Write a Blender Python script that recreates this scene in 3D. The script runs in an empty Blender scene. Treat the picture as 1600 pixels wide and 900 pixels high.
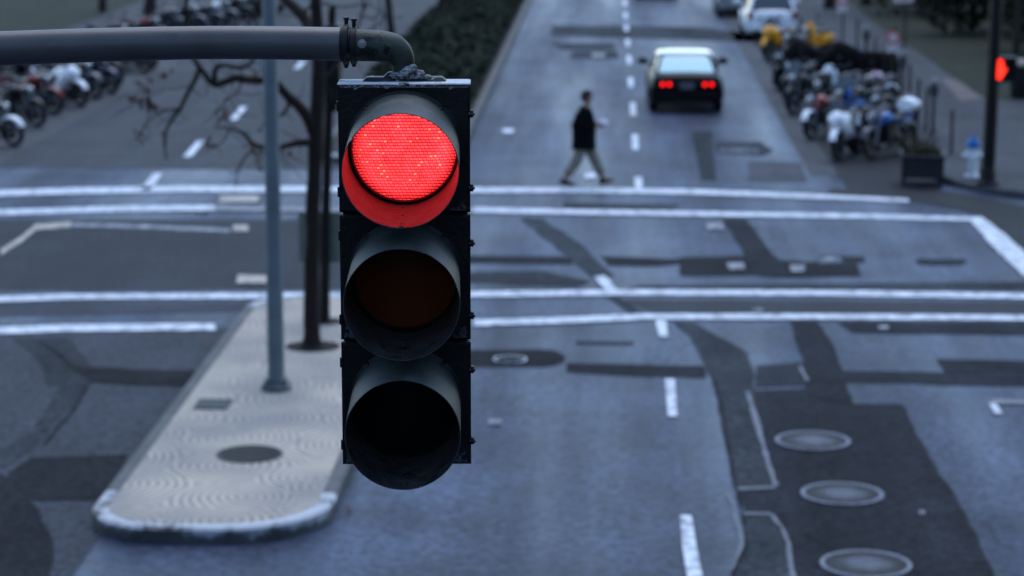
import bpy, bmesh, math, random
from mathutils import Vector, Matrix, Euler, noise
R = math.radians
PI = math.pi
rnd = random.Random(7)

# ------------------------------------------------------------------ camera, light, exposure
S = bpy.context.scene
COL = S.collection
CAM_H = 6.8
FPX = 3800.0                      # focal length in pixels of a 1600 px wide frame
PITCH = math.atan(730/FPX)
YAW = math.atan(158*math.cos(PITCH)/FPX)
cam = bpy.data.cameras.new("camera")
cam_o = bpy.data.objects.new("camera", cam)
COL.objects.link(cam_o)
S.camera = cam_o
cam.sensor_width = 36.0
cam.lens = FPX/1600*36.0
cam.clip_start = 0.1
cam.clip_end = 3000
CAM_M = Matrix.Translation((0, 0, CAM_H)) @ Matrix.Rotation(YAW, 4, 'Z') @ Matrix.Rotation(PI/2-PITCH, 4, 'X')
cam_o.matrix_world = CAM_M
cam.dof.use_dof = True
cam.dof.focus_distance = 6.62
cam.dof.aperture_fstop = 3.8
S.render.resolution_x = 1024
S.render.resolution_y = 576

world = bpy.data.worlds.new("World")
S.world = world
world.use_nodes = True
wn = world.node_tree
bg = wn.nodes["Background"]
sky = wn.nodes.new("ShaderNodeTexSky")
sky.sky_type = 'NISHITA'
sky.sun_disc = False
SUN_EL, SUN_AZ = 64.0, 8.0        # sun high behind cloud, ahead of the camera
sky.sun_elevation = R(SUN_EL)
sky.sun_rotation = R(SUN_AZ)
sky.altitude = 0
sky.air_density = 1.0
sky.dust_density = 0.2
sky.ozone_density = 1.6
wn.links.new(sky.outputs[0], bg.inputs[0])
bg.inputs[1].default_value = 0.15
sun = bpy.data.lights.new("sun", 'SUN')
sun.energy = 0.7
sun.angle = R(45)
sun.color = (1.0, 0.97, 0.93)
sun_o = bpy.data.objects.new("sun", sun)
COL.objects.link(sun_o)
sd = Vector((math.sin(R(SUN_AZ))*math.cos(R(SUN_EL)), math.cos(R(SUN_AZ))*math.cos(R(SUN_EL)), math.sin(R(SUN_EL))))
sun_o.rotation_euler = sd.to_track_quat('Z', 'Y').to_euler()
sun_o.location = sd*40
S.view_settings.view_transform = 'Standard'
S.view_settings.look = 'None'
S.view_settings.gamma = 1
S.view_settings.exposure = 1.08

# ------------------------------------------------------------------ pixel helpers (photograph pixels -> metres)
def ray(px, py):
    d = Vector(((px-800)/FPX, -(py-450)/FPX, -1))
    return (CAM_M.to_3x3() @ d)
def W(px, py, z=0.0):
    d = ray(px, py)
    t = (z-CAM_H)/d.z
    p = Vector((0, 0, CAM_H))+d*t
    return Vector((p.x, p.y, z))
def V(px, py, Y):
    d = ray(px, py)
    t = Y/d.y
    return Vector((0, 0, CAM_H))+d*t

# ------------------------------------------------------------------ materials
MATS = {}
def mat(name, col, rough=0.6, metal=0.0, var=0.15, scale=8.0, bump=0.0, bscale=None, spec=0.22, coat=0.0,
        emit=None, estr=0.0, col2=None, patch=None):
    """procedural principled material: colour broken up by noise, optional second colour in patches (col2, scale, threshold)"""
    if name in MATS: return MATS[name]
    m = bpy.data.materials.new(name)
    m.use_nodes = True
    nt = m.node_tree; N = nt.nodes; L = nt.links
    b = N["Principled BSDF"]
    tc = N.new("ShaderNodeTexCoord")
    n1 = N.new("ShaderNodeTexNoise"); n1.inputs["Scale"].default_value = scale; n1.inputs["Detail"].default_value = 6
    L.new(tc.outputs["Object"], n1.inputs["Vector"])
    r = N.new("ShaderNodeValToRGB")
    c = Vector(col[:3])
    r.color_ramp.elements[0].position = 0.3; r.color_ramp.elements[1].position = 0.7
    r.color_ramp.elements[0].color = (*(c*(1-var)), 1)
    r.color_ramp.elements[1].color = (*[min(1, x) for x in (c*(1+var))], 1)
    L.new(n1.outputs["Fac"], r.inputs["Fac"])
    out = r.outputs["Color"]
    if col2:
        n2 = N.new("ShaderNodeTexNoise"); n2.inputs["Scale"].default_value = patch[0]; n2.inputs["Detail"].default_value = 8
        n2.inputs["Roughness"].default_value = 0.65
        L.new(tc.outputs["Object"], n2.inputs["Vector"])
        r2 = N.new("ShaderNodeValToRGB")
        r2.color_ramp.elements[0].position = patch[1]-0.02; r2.color_ramp.elements[1].position = patch[1]+0.02
        r2.color_ramp.elements[0].color = (0, 0, 0, 1); r2.color_ramp.elements[1].color = (1, 1, 1, 1)
        L.new(n2.outputs["Fac"], r2.inputs["Fac"])
        mx = N.new("ShaderNodeMix"); mx.data_type = 'RGBA'
        L.new(r2.outputs["Color"], mx.inputs["Factor"])
        L.new(out, mx.inputs["A"]); mx.inputs["B"].default_value = (*col2, 1)
        out = mx.outputs["Result"]
    L.new(out, b.inputs["Base Color"])
    b.inputs["Roughness"].default_value = rough
    b.inputs["Metallic"].default_value = metal
    b.inputs["Specular IOR Level"].default_value = spec
    b.inputs["Coat Weight"].default_value = coat
    b.inputs["Coat Roughness"].default_value = 0.05
    if emit:
        b.inputs["Emission Color"].default_value = (*emit, 1)
        b.inputs["Emission Strength"].default_value = estr
    if bump:
        nb = N.new("ShaderNodeTexNoise"); nb.inputs["Scale"].default_value = bscale or scale*4; nb.inputs["Detail"].default_value = 5
        L.new(tc.outputs["Object"], nb.inputs["Vector"])
        bp = N.new("ShaderNodeBump"); bp.inputs["Strength"].default_value = bump; bp.inputs["Distance"].default_value = 0.01
        L.new(nb.outputs["Fac"], bp.inputs["Height"]); L.new(bp.outputs["Normal"], b.inputs["Normal"])
    MATS[name] = m
    return m

def asphalt(name, c, var=0.18, big=0.25, tint=None, rough=0.8, spec=0.18, polish=0.0):
    """asphalt: fine aggregate grain, metre-wide stains and long wheel-track streaks along the street"""
    if name in MATS: return MATS[name]
    m = bpy.data.materials.new(name); m.use_nodes = True
    nt = m.node_tree; N = nt.nodes; L = nt.links
    b = N["Principled BSDF"]
    g = N.new("ShaderNodeNewGeometry")
    def nz(scale, detail, vec=None, rgh=0.6):
        n = N.new("ShaderNodeTexNoise"); n.inputs["Scale"].default_value = scale; n.inputs["Detail"].default_value = detail
        n.inputs["Roughness"].default_value = rgh
        L.new(vec or g.outputs["Position"], n.inputs["Vector"]); return n.outputs["Fac"]
    mp = N.new("ShaderNodeMapping"); mp.inputs["Scale"].default_value = (1.3, 0.07, 1)
    L.new(g.outputs["Position"], mp.inputs["Vector"])
    def mr(src, a, bb):
        q = N.new("ShaderNodeMapRange"); q.inputs["From Min"].default_value = 0.3; q.inputs["From Max"].default_value = 0.7
        q.inputs["To Min"].default_value = a; q.inputs["To Max"].default_value = bb
        L.new(src, q.inputs["Value"]); return q.outputs["Result"]
    def mr2(src, a, bb):
        q = N.new("ShaderNodeMapRange"); q.inputs["From Min"].default_value = 0.40; q.inputs["From Max"].default_value = 0.60
        q.inputs["To Min"].default_value = a; q.inputs["To Max"].default_value = bb
        L.new(src, q.inputs["Value"]); return q.outputs["Result"]
    def mul(a, bb):
        q = N.new("ShaderNodeMath"); q.operation = 'MULTIPLY'; L.new(a, q.inputs[0]); L.new(bb, q.inputs[1]); return q.outputs[0]
    f = mul(mul(mr(nz(42, 4), 1-var, 1+var), mr(nz(0.55, 5), 1-big, 1+big)),
            mul(mr(nz(1.0, 3, mp.outputs[0]), 1-big*0.7, 1+big*0.7), mr2(nz(9, 7, None, .8), 1-var*1.3, 1+var*1.3)))
    wv = N.new("ShaderNodeVectorMath"); wv.operation = 'MULTIPLY_ADD'
    nw = N.new("ShaderNodeTexNoise"); nw.inputs["Scale"].default_value = 1.7; nw.inputs["Detail"].default_value = 6
    L.new(g.outputs["Position"], nw.inputs["Vector"]); L.new(nw.outputs["Color"], wv.inputs[0]); wv.inputs[1].default_value = (1.3, 1.3, 0); L.new(g.outputs["Position"], wv.inputs[2])
    vc = N.new("ShaderNodeTexVoronoi"); vc.feature = 'DISTANCE_TO_EDGE'; vc.voronoi_dimensions = '2D'; vc.inputs["Scale"].default_value = 0.33
    L.new(wv.outputs[0], vc.inputs["Vector"])
    ck = N.new("ShaderNodeMapRange"); ck.inputs["From Min"].default_value = 0.003; ck.inputs["From Max"].default_value = 0.010
    ck.inputs["To Min"].default_value = 0.55; ck.inputs["To Max"].default_value = 1.0
    L.new(vc.outputs["Distance"], ck.inputs["Value"]); f = mul(f, ck.outputs["Result"])
    mx = N.new("ShaderNodeVectorMath"); mx.operation = 'SCALE'
    mx.inputs[0].default_value = c
    L.new(f, mx.inputs["Scale"])
    L.new(mx.outputs[0], b.inputs["Base Color"])
    b.inputs["Roughness"].default_value = rough
    if polish:      # tyres polish long tracks of the lanes smoother than the rest
        mp2 = N.new("ShaderNodeMapping"); mp2.inputs["Scale"].default_value = (0.42, 0.03, 1); mp2.inputs["Location"].default_value = (0.35, 0, 0)
        L.new(g.outputs["Position"], mp2.inputs["Vector"])
        L.new(mr(nz(1.0, 4, mp2.outputs[0]), rough+polish, rough-polish*.6), b.inputs["Roughness"])
    b.inputs["Specular IOR Level"].default_value = spec
    bp = N.new("ShaderNodeBump"); bp.inputs["Strength"].default_value = 0.5; bp.inputs["Distance"].default_value = 0.006
    L.new(nz(60, 4), bp.inputs["Height"]); L.new(bp.outputs["Normal"], b.inputs["Normal"])
    MATS[name] = m
    return m

def paint(name, c=(0.68, 0.74, 0.80), wear=0.34, under=(0.05, 0.06, 0.08), scale=5.0):
    """road paint worn through to asphalt in noisy flecks and cross cracks"""
    if name in MATS: return MATS[name]
    m = bpy.data.materials.new(name); m.use_nodes = True
    nt = m.node_tree; N = nt.nodes; L = nt.links
    b = N["Principled BSDF"]; g = N.new("ShaderNodeNewGeometry")
    n = N.new("ShaderNodeTexNoise"); n.inputs["Scale"].default_value = scale; n.inputs["Detail"].default_value = 9; n.inputs["Roughness"].default_value = 0.75
    L.new(g.outputs["Position"], n.inputs["Vector"])
    r = N.new("ShaderNodeValToRGB"); r.color_ramp.elements[0].position = wear; r.color_ramp.elements[1].position = wear+0.22
    r.color_ramp.elements[0].color = (*under, 1); r.color_ramp.elements[1].color = (*c, 1)
    L.new(n.outputs["Fac"], r.inputs["Fac"]); L.new(r.outputs["Color"], b.inputs["Base Color"])
    b.inputs["Roughness"].default_value = 0.6
    MATS[name] = m
    return m

# ------------------------------------------------------------------ mesh helpers
class MB:
    def __init__(s): s.v = []; s.f = []
    def add(s, vs, fs, M=None):
        o = len(s.v)
        for p in vs:
            p = Vector(p)
            s.v.append(M @ p if M else p)
        for f in fs: s.f.append([i+o for i in f])
        return s
    def box(s, c, d, rot=None, M=None, taper=1.0):
        x, y, z = d[0]/2, d[1]/2, d[2]/2
        vs = [Vector((sx*x*(taper if sz > 0 else 1), sy*y*(taper if sz > 0 else 1), sz*z)) for sz in (-1, 1) for sy in (-1, 1) for sx in (-1, 1)]
        Q = Matrix.Translation(c) @ (Euler(rot).to_matrix().to_4x4() if rot else Matrix())
        if M: Q = M @ Q
        return s.add(vs, [(0, 2, 3, 1), (4, 5, 7, 6), (0, 1, 5, 4), (1, 3, 7, 5), (3, 2, 6, 7), (2, 0, 4, 6)], Q)
    def tube(s, pts, rad, n=10, cap=True, sq=(1, 1)):
        pts = [Vector(p) for p in pts]
        if not hasattr(rad, '__len__'): rad = [rad]*len(pts)
        o = len(s.v); up = None
        for i, p in enumerate(pts):
            d = (pts[min(i+1, len(pts)-1)]-pts[max(i-1, 0)]).normalized()
            if up is None:
                up = Vector((0, 0, 1)) if abs(d.z) < 0.9 else Vector((0, 1, 0))
            a = d.cross(up).normalized(); b = a.cross(d).normalized(); up = b
            for k in range(n):
                t = 2*PI*k/n
                s.v.append(p+(a*math.cos(t)*sq[0]+b*math.sin(t)*sq[1])*rad[i])
        for i in range(len(pts)-1):
            for k in range(n):
                s.f.append([o+i*n+k, o+i*n+(k+1) % n, o+(i+1)*n+(k+1) % n, o+(i+1)*n+k])
        if cap:
            s.f.append([o+k for k in range(n)][::-1]); e = o+(len(pts)-1)*n; s.f.append([e+k for k in range(n)])
        return s
    def lathe(s, prof, n=24, M=None, close=False):
        """prof: (r, z) list turned about local z"""
        vs = []; fs = []
        for r, z in prof:
            for k in range(n):
                t = 2*PI*k/n; vs.append((r*math.cos(t), r*math.sin(t), z))
        m = len(prof)
        for i in range(m if close else m-1):
            for k in range(n):
                j = (i+1) % m
                fs.append((i*n+k, i*n+(k+1) % n, j*n+(k+1) % n, j*n+k))
        if not close:
            if prof[0][0] > 1e-5: fs.append(tuple(range(n))[::-1])
            if prof[-1][0] > 1e-5: fs.append(tuple((m-1)*n+k for k in range(n)))
        return s.add(vs, fs, M)
    def ell(s, c, r, rot=None, n=14, m=9, M=None):
        vs = []; fs = []
        for i in range(m+1):
            a = -PI/2+PI*i/m
            for k in range(n):
                t = 2*PI*k/n; vs.append((r[0]*math.cos(a)*math.cos(t), r[1]*math.cos(a)*math.sin(t), r[2]*math.sin(a)))
        for i in range(m):
            for k in range(n): fs.append((i*n+k, i*n+(k+1) % n, (i+1)*n+(k+1) % n, (i+1)*n+k))
        Q = Matrix.Translation(c) @ (Euler(rot).to_matrix().to_4x4() if rot else Matrix())
        if M: Q = M @ Q
        return s.add(vs, fs, Q)
    def prism(s, poly, z0, z1):
        n = len(poly)
        vs = [(p[0], p[1], z0) for p in poly]+[(p[0], p[1], z1) for p in poly]
        fs = [tuple(range(n))[::-1], tuple(range(n, 2*n))]+[(i, (i+1) % n, n+(i+1) % n, n+i) for i in range(n)]
        return s.add(vs, fs)
    def flat(s, poly, z):
        return s.add([(p[0], p[1], z) for p in poly], [tuple(range(len(poly)))])
    def loft(s, rings, cap=True, M=None):
        n = len(rings[0]); vs = [p for r in rings for p in r]; fs = []
        for i in range(len(rings)-1):
            for k in range(n): fs.append((i*n+k, i*n+(k+1) % n, (i+1)*n+(k+1) % n, (i+1)*n+k))
        if cap: fs += [tuple(range(n))[::-1], tuple((len(rings)-1)*n+k for k in range(n))]
        return s.add(vs, fs, M)
    def build(s, name, m, parent=None, smooth=40, bevel=0.0, fixn=True):
        me = bpy.data.meshes.new(name)
        me.from_pydata([tuple(v) for v in s.v], [], s.f)
        if fixn:
            bm = bmesh.new(); bm.from_mesh(me)
            bmesh.ops.remove_doubles(bm, verts=bm.verts, dist=1e-5)
            bmesh.ops.recalc_face_normals(bm, faces=bm.faces)
            bm.to_mesh(me); bm.free()
        me.update()
        if m: me.materials.append(m)
        if smooth:
            me.shade_smooth(); me.set_sharp_from_angle(angle=R(smooth))
        o = bpy.data.objects.new(name, me); COL.objects.link(o)
        if parent: o.parent = parent
        if bevel:
            b = o.modifiers.new("bevel", 'BEVEL'); b.width = bevel; b.segments = 2; b.limit_method = 'ANGLE'
            b.harden_normals = False
        return o

def tag(o, label, cat, group=None, kind=None):
    o["label"] = label; o["category"] = cat
    if group: o["group"] = group
    if kind: o["kind"] = kind
    return o
def thing(name, label, cat, loc=(0, 0, 0), rz=0, group=None):
    o = bpy.data.objects.new(name, None); COL.objects.link(o)
    o.empty_display_size = 0.2
    o.location = loc; o.rotation_euler = (0, 0, rz)
    return tag(o, label, cat, group)
def struct(o):
    o["kind"] = "structure"; return o
AX_X = Matrix.Rotation(PI/2, 4, 'Y')        # lathe axis along x
AX_Y = Matrix.Rotation(-PI/2, 4, 'X')       # lathe axis along +y
T = Matrix.Translation

# ------------------------------------------------------------------ common materials
BLACK_PLASTIC = mat("black_plastic", (0.009, 0.009, 0.010), 0.45, var=0.2)
RUBBER = mat("tyre_rubber", (0.012, 0.012, 0.013), 0.7, var=0.2)
CHROME = mat("chrome", (0.10, 0.105, 0.12), 0.16, 1.0, var=0.04)
STEEL = mat("brushed_steel", (0.045, 0.047, 0.052), 0.35, .8, var=0.1)
DARKSTEEL = mat("dark_cast_metal", (0.011, 0.011, 0.012), 0.5, 0.0, var=0.25)
SEAT = mat("black_seat_vinyl", (0.012, 0.012, 0.013), 0.5, var=0.2)
GLASSDK = mat("dark_glass", (0.02, 0.03, 0.035), 0.06, 0.0, var=0.05, spec=1.0)
GALV = mat("galvanised_steel", (0.17, 0.21, 0.235), 0.5, 0.3, var=0.15, scale=3, bump=0.1)
BARK = mat("dark_bark", (0.024, 0.018, 0.015), 0.9, var=0.35, scale=18, bump=0.7, bscale=30)
ROADM = asphalt("asphalt", (0.035, 0.048, 0.079), var=.5, big=.5, rough=.45, spec=.12, polish=.26)
ROADL = asphalt("asphalt_old_left", (0.028, 0.033, 0.044), var=.5, big=.3, rough=.7, spec=.12)
PATCH = asphalt("asphalt_patch_dark", (0.017, 0.019, 0.024), var=.42, big=0.4, rough=.9, spec=.1)
PATCH2 = asphalt("asphalt_patch_black", (0.012, 0.013, 0.016), var=.42, big=0.4, rough=0.9, spec=.1)
PATCH3 = asphalt("asphalt_patch_grey", (0.030, 0.036, 0.042), var=.42, big=0.4, rough=.9, spec=.1)
CONC = asphalt("kerb_side_concrete", (0.055, 0.06, 0.065), big=0.2)
WALK = asphalt("pavement_concrete", (0.033, 0.037, 0.043), big=0.35)
WHITE = paint("road_paint_white")
WORN = paint("road_paint_worn", (0.36, 0.39, 0.42), wear=0.45)
TAN = paint("road_paint_tan", (0.55, 0.47, 0.36), wear=0.38)
SEAL = paint("pale_seal_line", (0.13, 0.15, 0.19), wear=0.42, scale=9)

# ------------------------------------------------------------------ the ground and the streets
XK, XR, XM0, XM1, XL, XLK = 6.2, 3.9, -6.1, -3.05, -12.3, -14.6
grassm = mat("park_grass", (0.013, 0.018, 0.007), 0.95, var=0.45, scale=1.2, bump=0.6, bscale=25)
struct(MB().flat([(-500, -200), (500, -200), (500, 900), (-500, 900)], -0.03).build("ground", grassm, smooth=0))
rd = MB()
rd.flat([(XLK, -20), (XK, -20), (XK, 400), (XLK, 400)], 0.0)
rd.flat([(-200, 31), (XLK, 31), (XLK, 43.6), (-200, 43.6)], 0.0)
rd.flat([(XK, 31), (200, 31), (200, 43.6), (XK, 43.6)], 0.0)
rd.flat([(XK, 43.6), (10.2, 43.6), (XK, 48)], 0.0)
struct(rd.build("road", ROADM, smooth=0))

ZL = {1: 0.004, 2: 0.008, 3: 0.012, 4: 0.016, 5: 0.020}
def patch(name, px, m, lvl=1, jag=0.0):
    pts = [W(*p) for p in px]
    if jag:
        out = []
        for i, p in enumerate(pts):
            q = pts[(i+1) % len(pts)]; k = max(1, int((q-p).length/0.35))
            for j in range(k):
                t = p.lerp(q, j/k)
                if j: t = t+Vector((rnd.uniform(-jag, jag), rnd.uniform(-jag, jag), 0))
                out.append(t)
        pts = out
    return struct(MB().flat(pts, ZL[lvl]).build(name, m, smooth=0))
def stripe(name, pts, hw, m=WHITE, lvl=4, horiz=True, jag=0.012):
    """a painted line through photograph pixels; hw = half thickness in pixels"""
    if not hasattr(hw, '__len__'): hw = [hw]*len(pts)
    if m is WHITE: hw = [h*.83 for h in hw]
    dens = []
    for i in range(len(pts)-1):
        (x0, y0), (x1, y1) = pts[i], pts[i+1]
        k = max(1, int(max(abs(x1-x0), abs(y1-y0)*2)/18))
        for j in range(k):
            t = j/k; dens.append((x0+(x1-x0)*t, y0+(y1-y0)*t, hw[i]+(hw[i+1]-hw[i])*t))
    dens.append((*pts[-1], hw[-1]))
    a = []; b = []
    for x, y, h in dens:
        d = (0, h) if horiz else (h, 0)
        j1 = Vector((rnd.uniform(-jag, jag), rnd.uniform(-jag, jag), 0)); j2 = Vector((rnd.uniform(-jag, jag), rnd.uniform(-jag, jag), 0))
        a.append(W(x-d[0], y-d[1])+j1); b.append(W(x+d[0], y+d[1])+j2)
    mb = MB(); n = len(a)
    mb.add([(p.x, p.y, ZL[lvl]) for p in a+b], [(i, i+1, n+i+1, n+i) for i in range(n-1)])
    return struct(mb.build(name, m, smooth=0))

# darker old asphalt: west half of the crossing and the left carriageways
struct(MB().flat([(XLK, 47.6), (-4.5, 47.6), (-4.5, 200), (XLK, 200)], ZL[1]).build("road_surface", asphalt("asphalt_far_left", (0.036, 0.041, 0.047)), smooth=0))
patch("road_surface", [(-500, 343), (530, 343), (640, 350), (640, 405), (530, 452), (-500, 458)], asphalt("asphalt_crossing_left", (0.020, 0.023, 0.030), var=.42, big=.3), 1)
patch("road_surface", [(-500, 476), (560, 471), (560, 483), (-500, 505)], ROADL, 1)
struct(MB().flat([(XLK, 5), (-4.9, 5), (-4.9, 32.35), (XLK, 32.35)], ZL[1]).build("road_surface", ROADL, smooth=0))
# gutter strips of concrete under the parked motorcycles
struct(MB().flat([(XR, 47.3), (XR+0.55, 47.3), (XR+0.55, 300), (XR, 300)], ZL[1]).build("gutter_strip", CONC, smooth=0))
struct(MB().flat([(XR+0.55, 44.5), (XK, 44.5), (XK, 300), (XR+0.55, 300)], ZL[2]).build("parking_lane", asphalt("shaded_parking_asphalt", (0.015, 0.017, 0.020)), smooth=0))  # asphalt colour darkened to stand for shade beneath the parked bikes
struct(MB().flat([(XL-0.9, 46.5), (XL, 46.5), (XL, 300), (XL-0.9, 300)], ZL[2]).build("gutter_strip", CONC, smooth=0))
struct(MB().flat([(XLK, 46), (XL-0.9, 46), (XL-0.9, 300), (XLK, 300)], ZL[3]).build("parking_lane", MATS["shaded_parking_asphalt"], smooth=0))  # same dark sheet, bike shade put into its colour
patch("road_surface", [(1300, 296), (1490, 300), (1600, 322), (1800, 340), (1800, 440), (1620, 440), (1534, 338), (1450, 318), (1290, 303)], asphalt("asphalt_corner", (0.017, 0.020, 0.021)), 3)

D = "asphalt_patch"
patch(D, [(700, 399), (880, 401), (900, 407), (892, 414), (700, 411)], PATCH2, 1, .03)
patch(D, [(938, 401), (1030, 404), (1062, 405), (1062, 413), (1030, 417), (950, 416)], PATCH2, 1, .03)
patch(D, [(1060, 403), (1172, 400), (1196, 414), (1194, 430), (1064, 432)], PATCH2, 2, .02)
patch(D, [(1196, 406), (1272, 410), (1282, 400), (1350, 402), (1352, 409), (1338, 412), (1346, 432), (1205, 434)], PATCH2, 2, .02)
patch(D, [(1274, 404), (1312, 402), (1318, 411), (1280, 413)], ROADM, 3)
patch(D, [(1130, 343), (1166, 343), (1196, 384), (1238, 432), (1186, 432), (1152, 380)], PATCH, 3, .02)
patch(D, [(812, 341), (845, 341), (905, 380), (960, 432), (930, 436), (870, 388)], PATCH3, 2, .02)
patch(D, [(700, 425), (850, 424), (925, 440), (900, 450), (700, 441)], PATCH3, 1, .05)
patch(D, [(1000, 446), (1700, 440), (1700, 455), (980, 452)], PATCH3, 1, .03)
patch(D, [(965, 468), (1600, 472), (1700, 474), (1700, 490), (1020, 489)], asphalt("asphalt_crosswalk_band", (0.026, 0.029, 0.036)), 1, .02)
patch(D, [(942, 460), (962, 460), (1012, 494), (990, 494)], PATCH3, 2)
patch(D, [(1052, 503), (1086, 505), (1130, 530), (1168, 552), (1178, 580), (1178, 612), (1112, 592), (1100, 568), (1080, 528)], PATCH3, 2, .02)
patch(D, [(1112, 590), (1178, 604), (1192, 690), (1216, 764), (1148, 766), (1132, 690)], PATCH3, 3, .015)
patch(D, [(1236, 503), (1276, 503), (1300, 536), (1318, 580), (1332, 632), (1262, 620), (1256, 570)], PATCH, 3, .02)
patch(D, [(1182, 572), (1262, 566), (1264, 602), (1180, 606)], PATCH3, 2, .02)
patch(D, [(1308, 504), (1700, 505), (1700, 527), (1470, 522), (1332, 520)], PATCH, 2, .03)
patch(D, [(1312, 580), (1462, 582), (1700, 588), (1700, 606), (1460, 602), (1322, 598)], PATCH, 1, .03)
patch(D, [(1462, 562), (1700, 566), (1700, 584), (1476, 582)], PATCH, 2, .02)
patch(D, [(885, 567), (1000, 570), (1100, 572), (1102, 592), (1000, 589), (885, 582)], PATCH, 1, .03)
patch(D, [(700, 548), (845, 546), (866, 548), (880, 554), (884, 560), (880, 566), (866, 572), (845, 574), (700, 575)], PATCH2, 1, .02)
patch(D, [(900, 533), (990, 534), (990, 540), (900, 539)], PATCH3, 1)
patch(D, [(1168, 610), (1262, 608), (1330, 624), (1332, 632), (1410, 632), (1440, 690), (1500, 790), (1550, 888), (1580, 960), (1262, 960), (1240, 900), (1236, 850), (1214, 806), (1164, 804), (1152, 768), (1214, 764), (1190, 690)], PATCH, 2, .02)
patch(D, [(1163, 806), (1214, 808), (1234, 850), (1240, 905), (1252, 960), (1120, 960), (1146, 898), (1166, 858)], PATCH3, 3, .015)
patch(D, [(1080, 205), (1112, 205), (1120, 283), (1096, 283)], PATCH3, 1, .02)
patch(D, [(1168, 252), (1252, 254), (1262, 286), (1170, 284)], asphalt("asphalt_pale", (0.045, 0.05, 0.06)), 1, .02)
patch(D, [(1118, 222), (1190, 222), (1208, 236), (1190, 244), (1120, 240)], PATCH3, 1, .03)
patch(D, [(860, 40), (1100, 42), (1180, 56), (1180, 66), (860, 56)], PATCH3, 1, .1)
patch(D, [(860, 68), (960, 68), (960, 78), (880, 78)], PATCH3, 1, .06)
patch(D, [(895, 80), (965, 80), (968, 92), (892, 92)], PATCH3, 2, .05)
patch(D, [(880, 318), (1060, 320), (1060, 327), (1010, 327), (880, 326)], PATCH3, 1, .03)
patch(D, [(1434, 405), (1506, 405), (1512, 411), (1500, 415), (1440, 415), (1430, 411)], PATCH, 1, .02)
# left carriageway patches
patch(D, [(18, 528), (108, 528), (140, 568), (152, 590), (128, 612), (96, 652), (50, 704), (-40, 760), (-40, 728), (50, 676), (94, 604), (74, 602), (62, 566)], PATCH3, 2, .02)
patch(D, [(112, 574), (210, 578), (306, 580), (292, 604), (210, 602), (146, 598)], PATCH2, 3, .03)
patch(D, [(48, 716), (200, 711), (158, 776), (150, 782), (20, 782), (14, 740)], PATCH2, 3, .02)
patch(D, [(-60, 724), (22, 750), (62, 800), (84, 850), (76, 900), (96, 960), (-60, 960)], PATCH2, 4, .03)
stripe("tar_seal_line", [(60, 533), (96, 556), (112, 574)], 3, PATCH2, 4, False)
stripe("tar_seal_line", [(136, 604), (116, 640), (70, 694)], 3, PATCH2, 4, False)
stripe("tar_seal_line", [(1116, 594), (1130, 650), (1146, 740), (1160, 806), (1167, 855), (1140, 905)], 2.2, PATCH2, 4, False)
stripe("pale_seal_line", [(1168, 614), (1186, 672), (1196, 710), (1212, 760)], [3, 4, 3, 4], SEAL, 4, False)
stripe("pale_seal_line", [(1150, 766), (1212, 763)], 1.8, SEAL, 4)
stripe("pale_seal_line", [(1164, 804), (1205, 805)], 1.6, SEAL, 4)
stripe("pale_seal_line", [(1206, 806), (1222, 826), (1232, 852), (1243, 930)], 3.5, SEAL, 4, False)
stripe("pale_seal_line", [(1136, 770), (1148, 800), (1160, 850), (1135, 930)], 2.5, SEAL, 3, False)
stripe("pale_seal_line", [(1250, 574), (1262, 596)], 3, SEAL, 4, False)

# painted lines
CL = "crosswalk_line"
stripe(CL, [(-300, 312), (0, 303), (120, 299), (300, 296), (527, 297), (740, 298), (900, 298), (1100, 301), (1250, 307), (1420, 314)], [5.5]*5+[4.5]*3+[4, 3], WHITE)
stripe(CL, [(-300, 340), (0, 333), (200, 327), (335, 326)], 5, WHITE)
stripe(CL, [(335, 326), (470, 328), (560, 329), (740, 329)], 4, WORN)
stripe(CL, [(740, 329), (900, 332), (1150, 336), (1300, 338), (1516, 343)], [4.5, 4.5, 4, 4, 3.5], WHITE)
stripe(CL, [(-300, 476), (0, 469), (100, 465), (527, 463), (740, 461), (1000, 458), (1300, 459), (1600, 464), (1800, 468)], 5, WHITE)
stripe(CL, [(740, 506), (900, 501), (1000, 496)], 5.5, WHITE)
stripe(CL, [(1000, 496), (1300, 496), (1600, 498), (1800, 500)], 5, WHITE)
stripe("stop_line", [(-300, 524), (0, 518), (100, 514), (337, 512)], 6.5, WHITE)
patch("stop_line", [(1512, 341), (1534, 340), (1575, 372), (1640, 430), (1680, 470), (1640, 470), (1560, 396)], WHITE, 5, .02)
LM = "lane_marking"
for q in ([(1024, 501), (1041, 501), (1043, 528), (1030, 528)], [(1039, 594), (1054, 594), (1058, 652), (1044, 652)],
          [(1063, 807), (1080, 807), (1088, 855), (1098, 905), (1098, 930), (1078, 930), (1074, 905), (1066, 855)],
          [(991, 278), (1003, 278), (1004, 297), (993, 297)], [(987, 211), (997, 211), (998, 235), (988, 235)],
          [(984, 161), (993, 161), (994, 182), (985, 182)], [(981, 122), (989, 122), (990, 137), (982, 137)],
          [(979, 87), (986, 87), (987, 101), (980, 101)], [(977, 62), (984, 62), (984, 73), (978, 73)],
          [(975, 39), (982, 39), (982, 49), (976, 49)], [(974, 20), (980, 20), (981, 30), (975, 30)],
          [(973, 0), (979, 0), (980, 10), (974, 10)], [(972, -16), (978, -16), (978, -8), (972, -8)],
          [(220, 298), (240, 271), (254, 271), (236, 298)], [(286, 246), (308, 221), (320, 221), (299, 246)],
          [(359, 188), (376, 167), (387, 167), (370, 188)], [(458, 108), (470, 96), (479, 96), (468, 108)],
          [(505, 70), (512, 60), (519, 60), (513, 70)]):
    patch(LM, q, WHITE, 4)
patch("lane_marking", [(1544, 626), (1700, 628), (1700, 634), (1546, 632)], WORN, 4)
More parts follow.
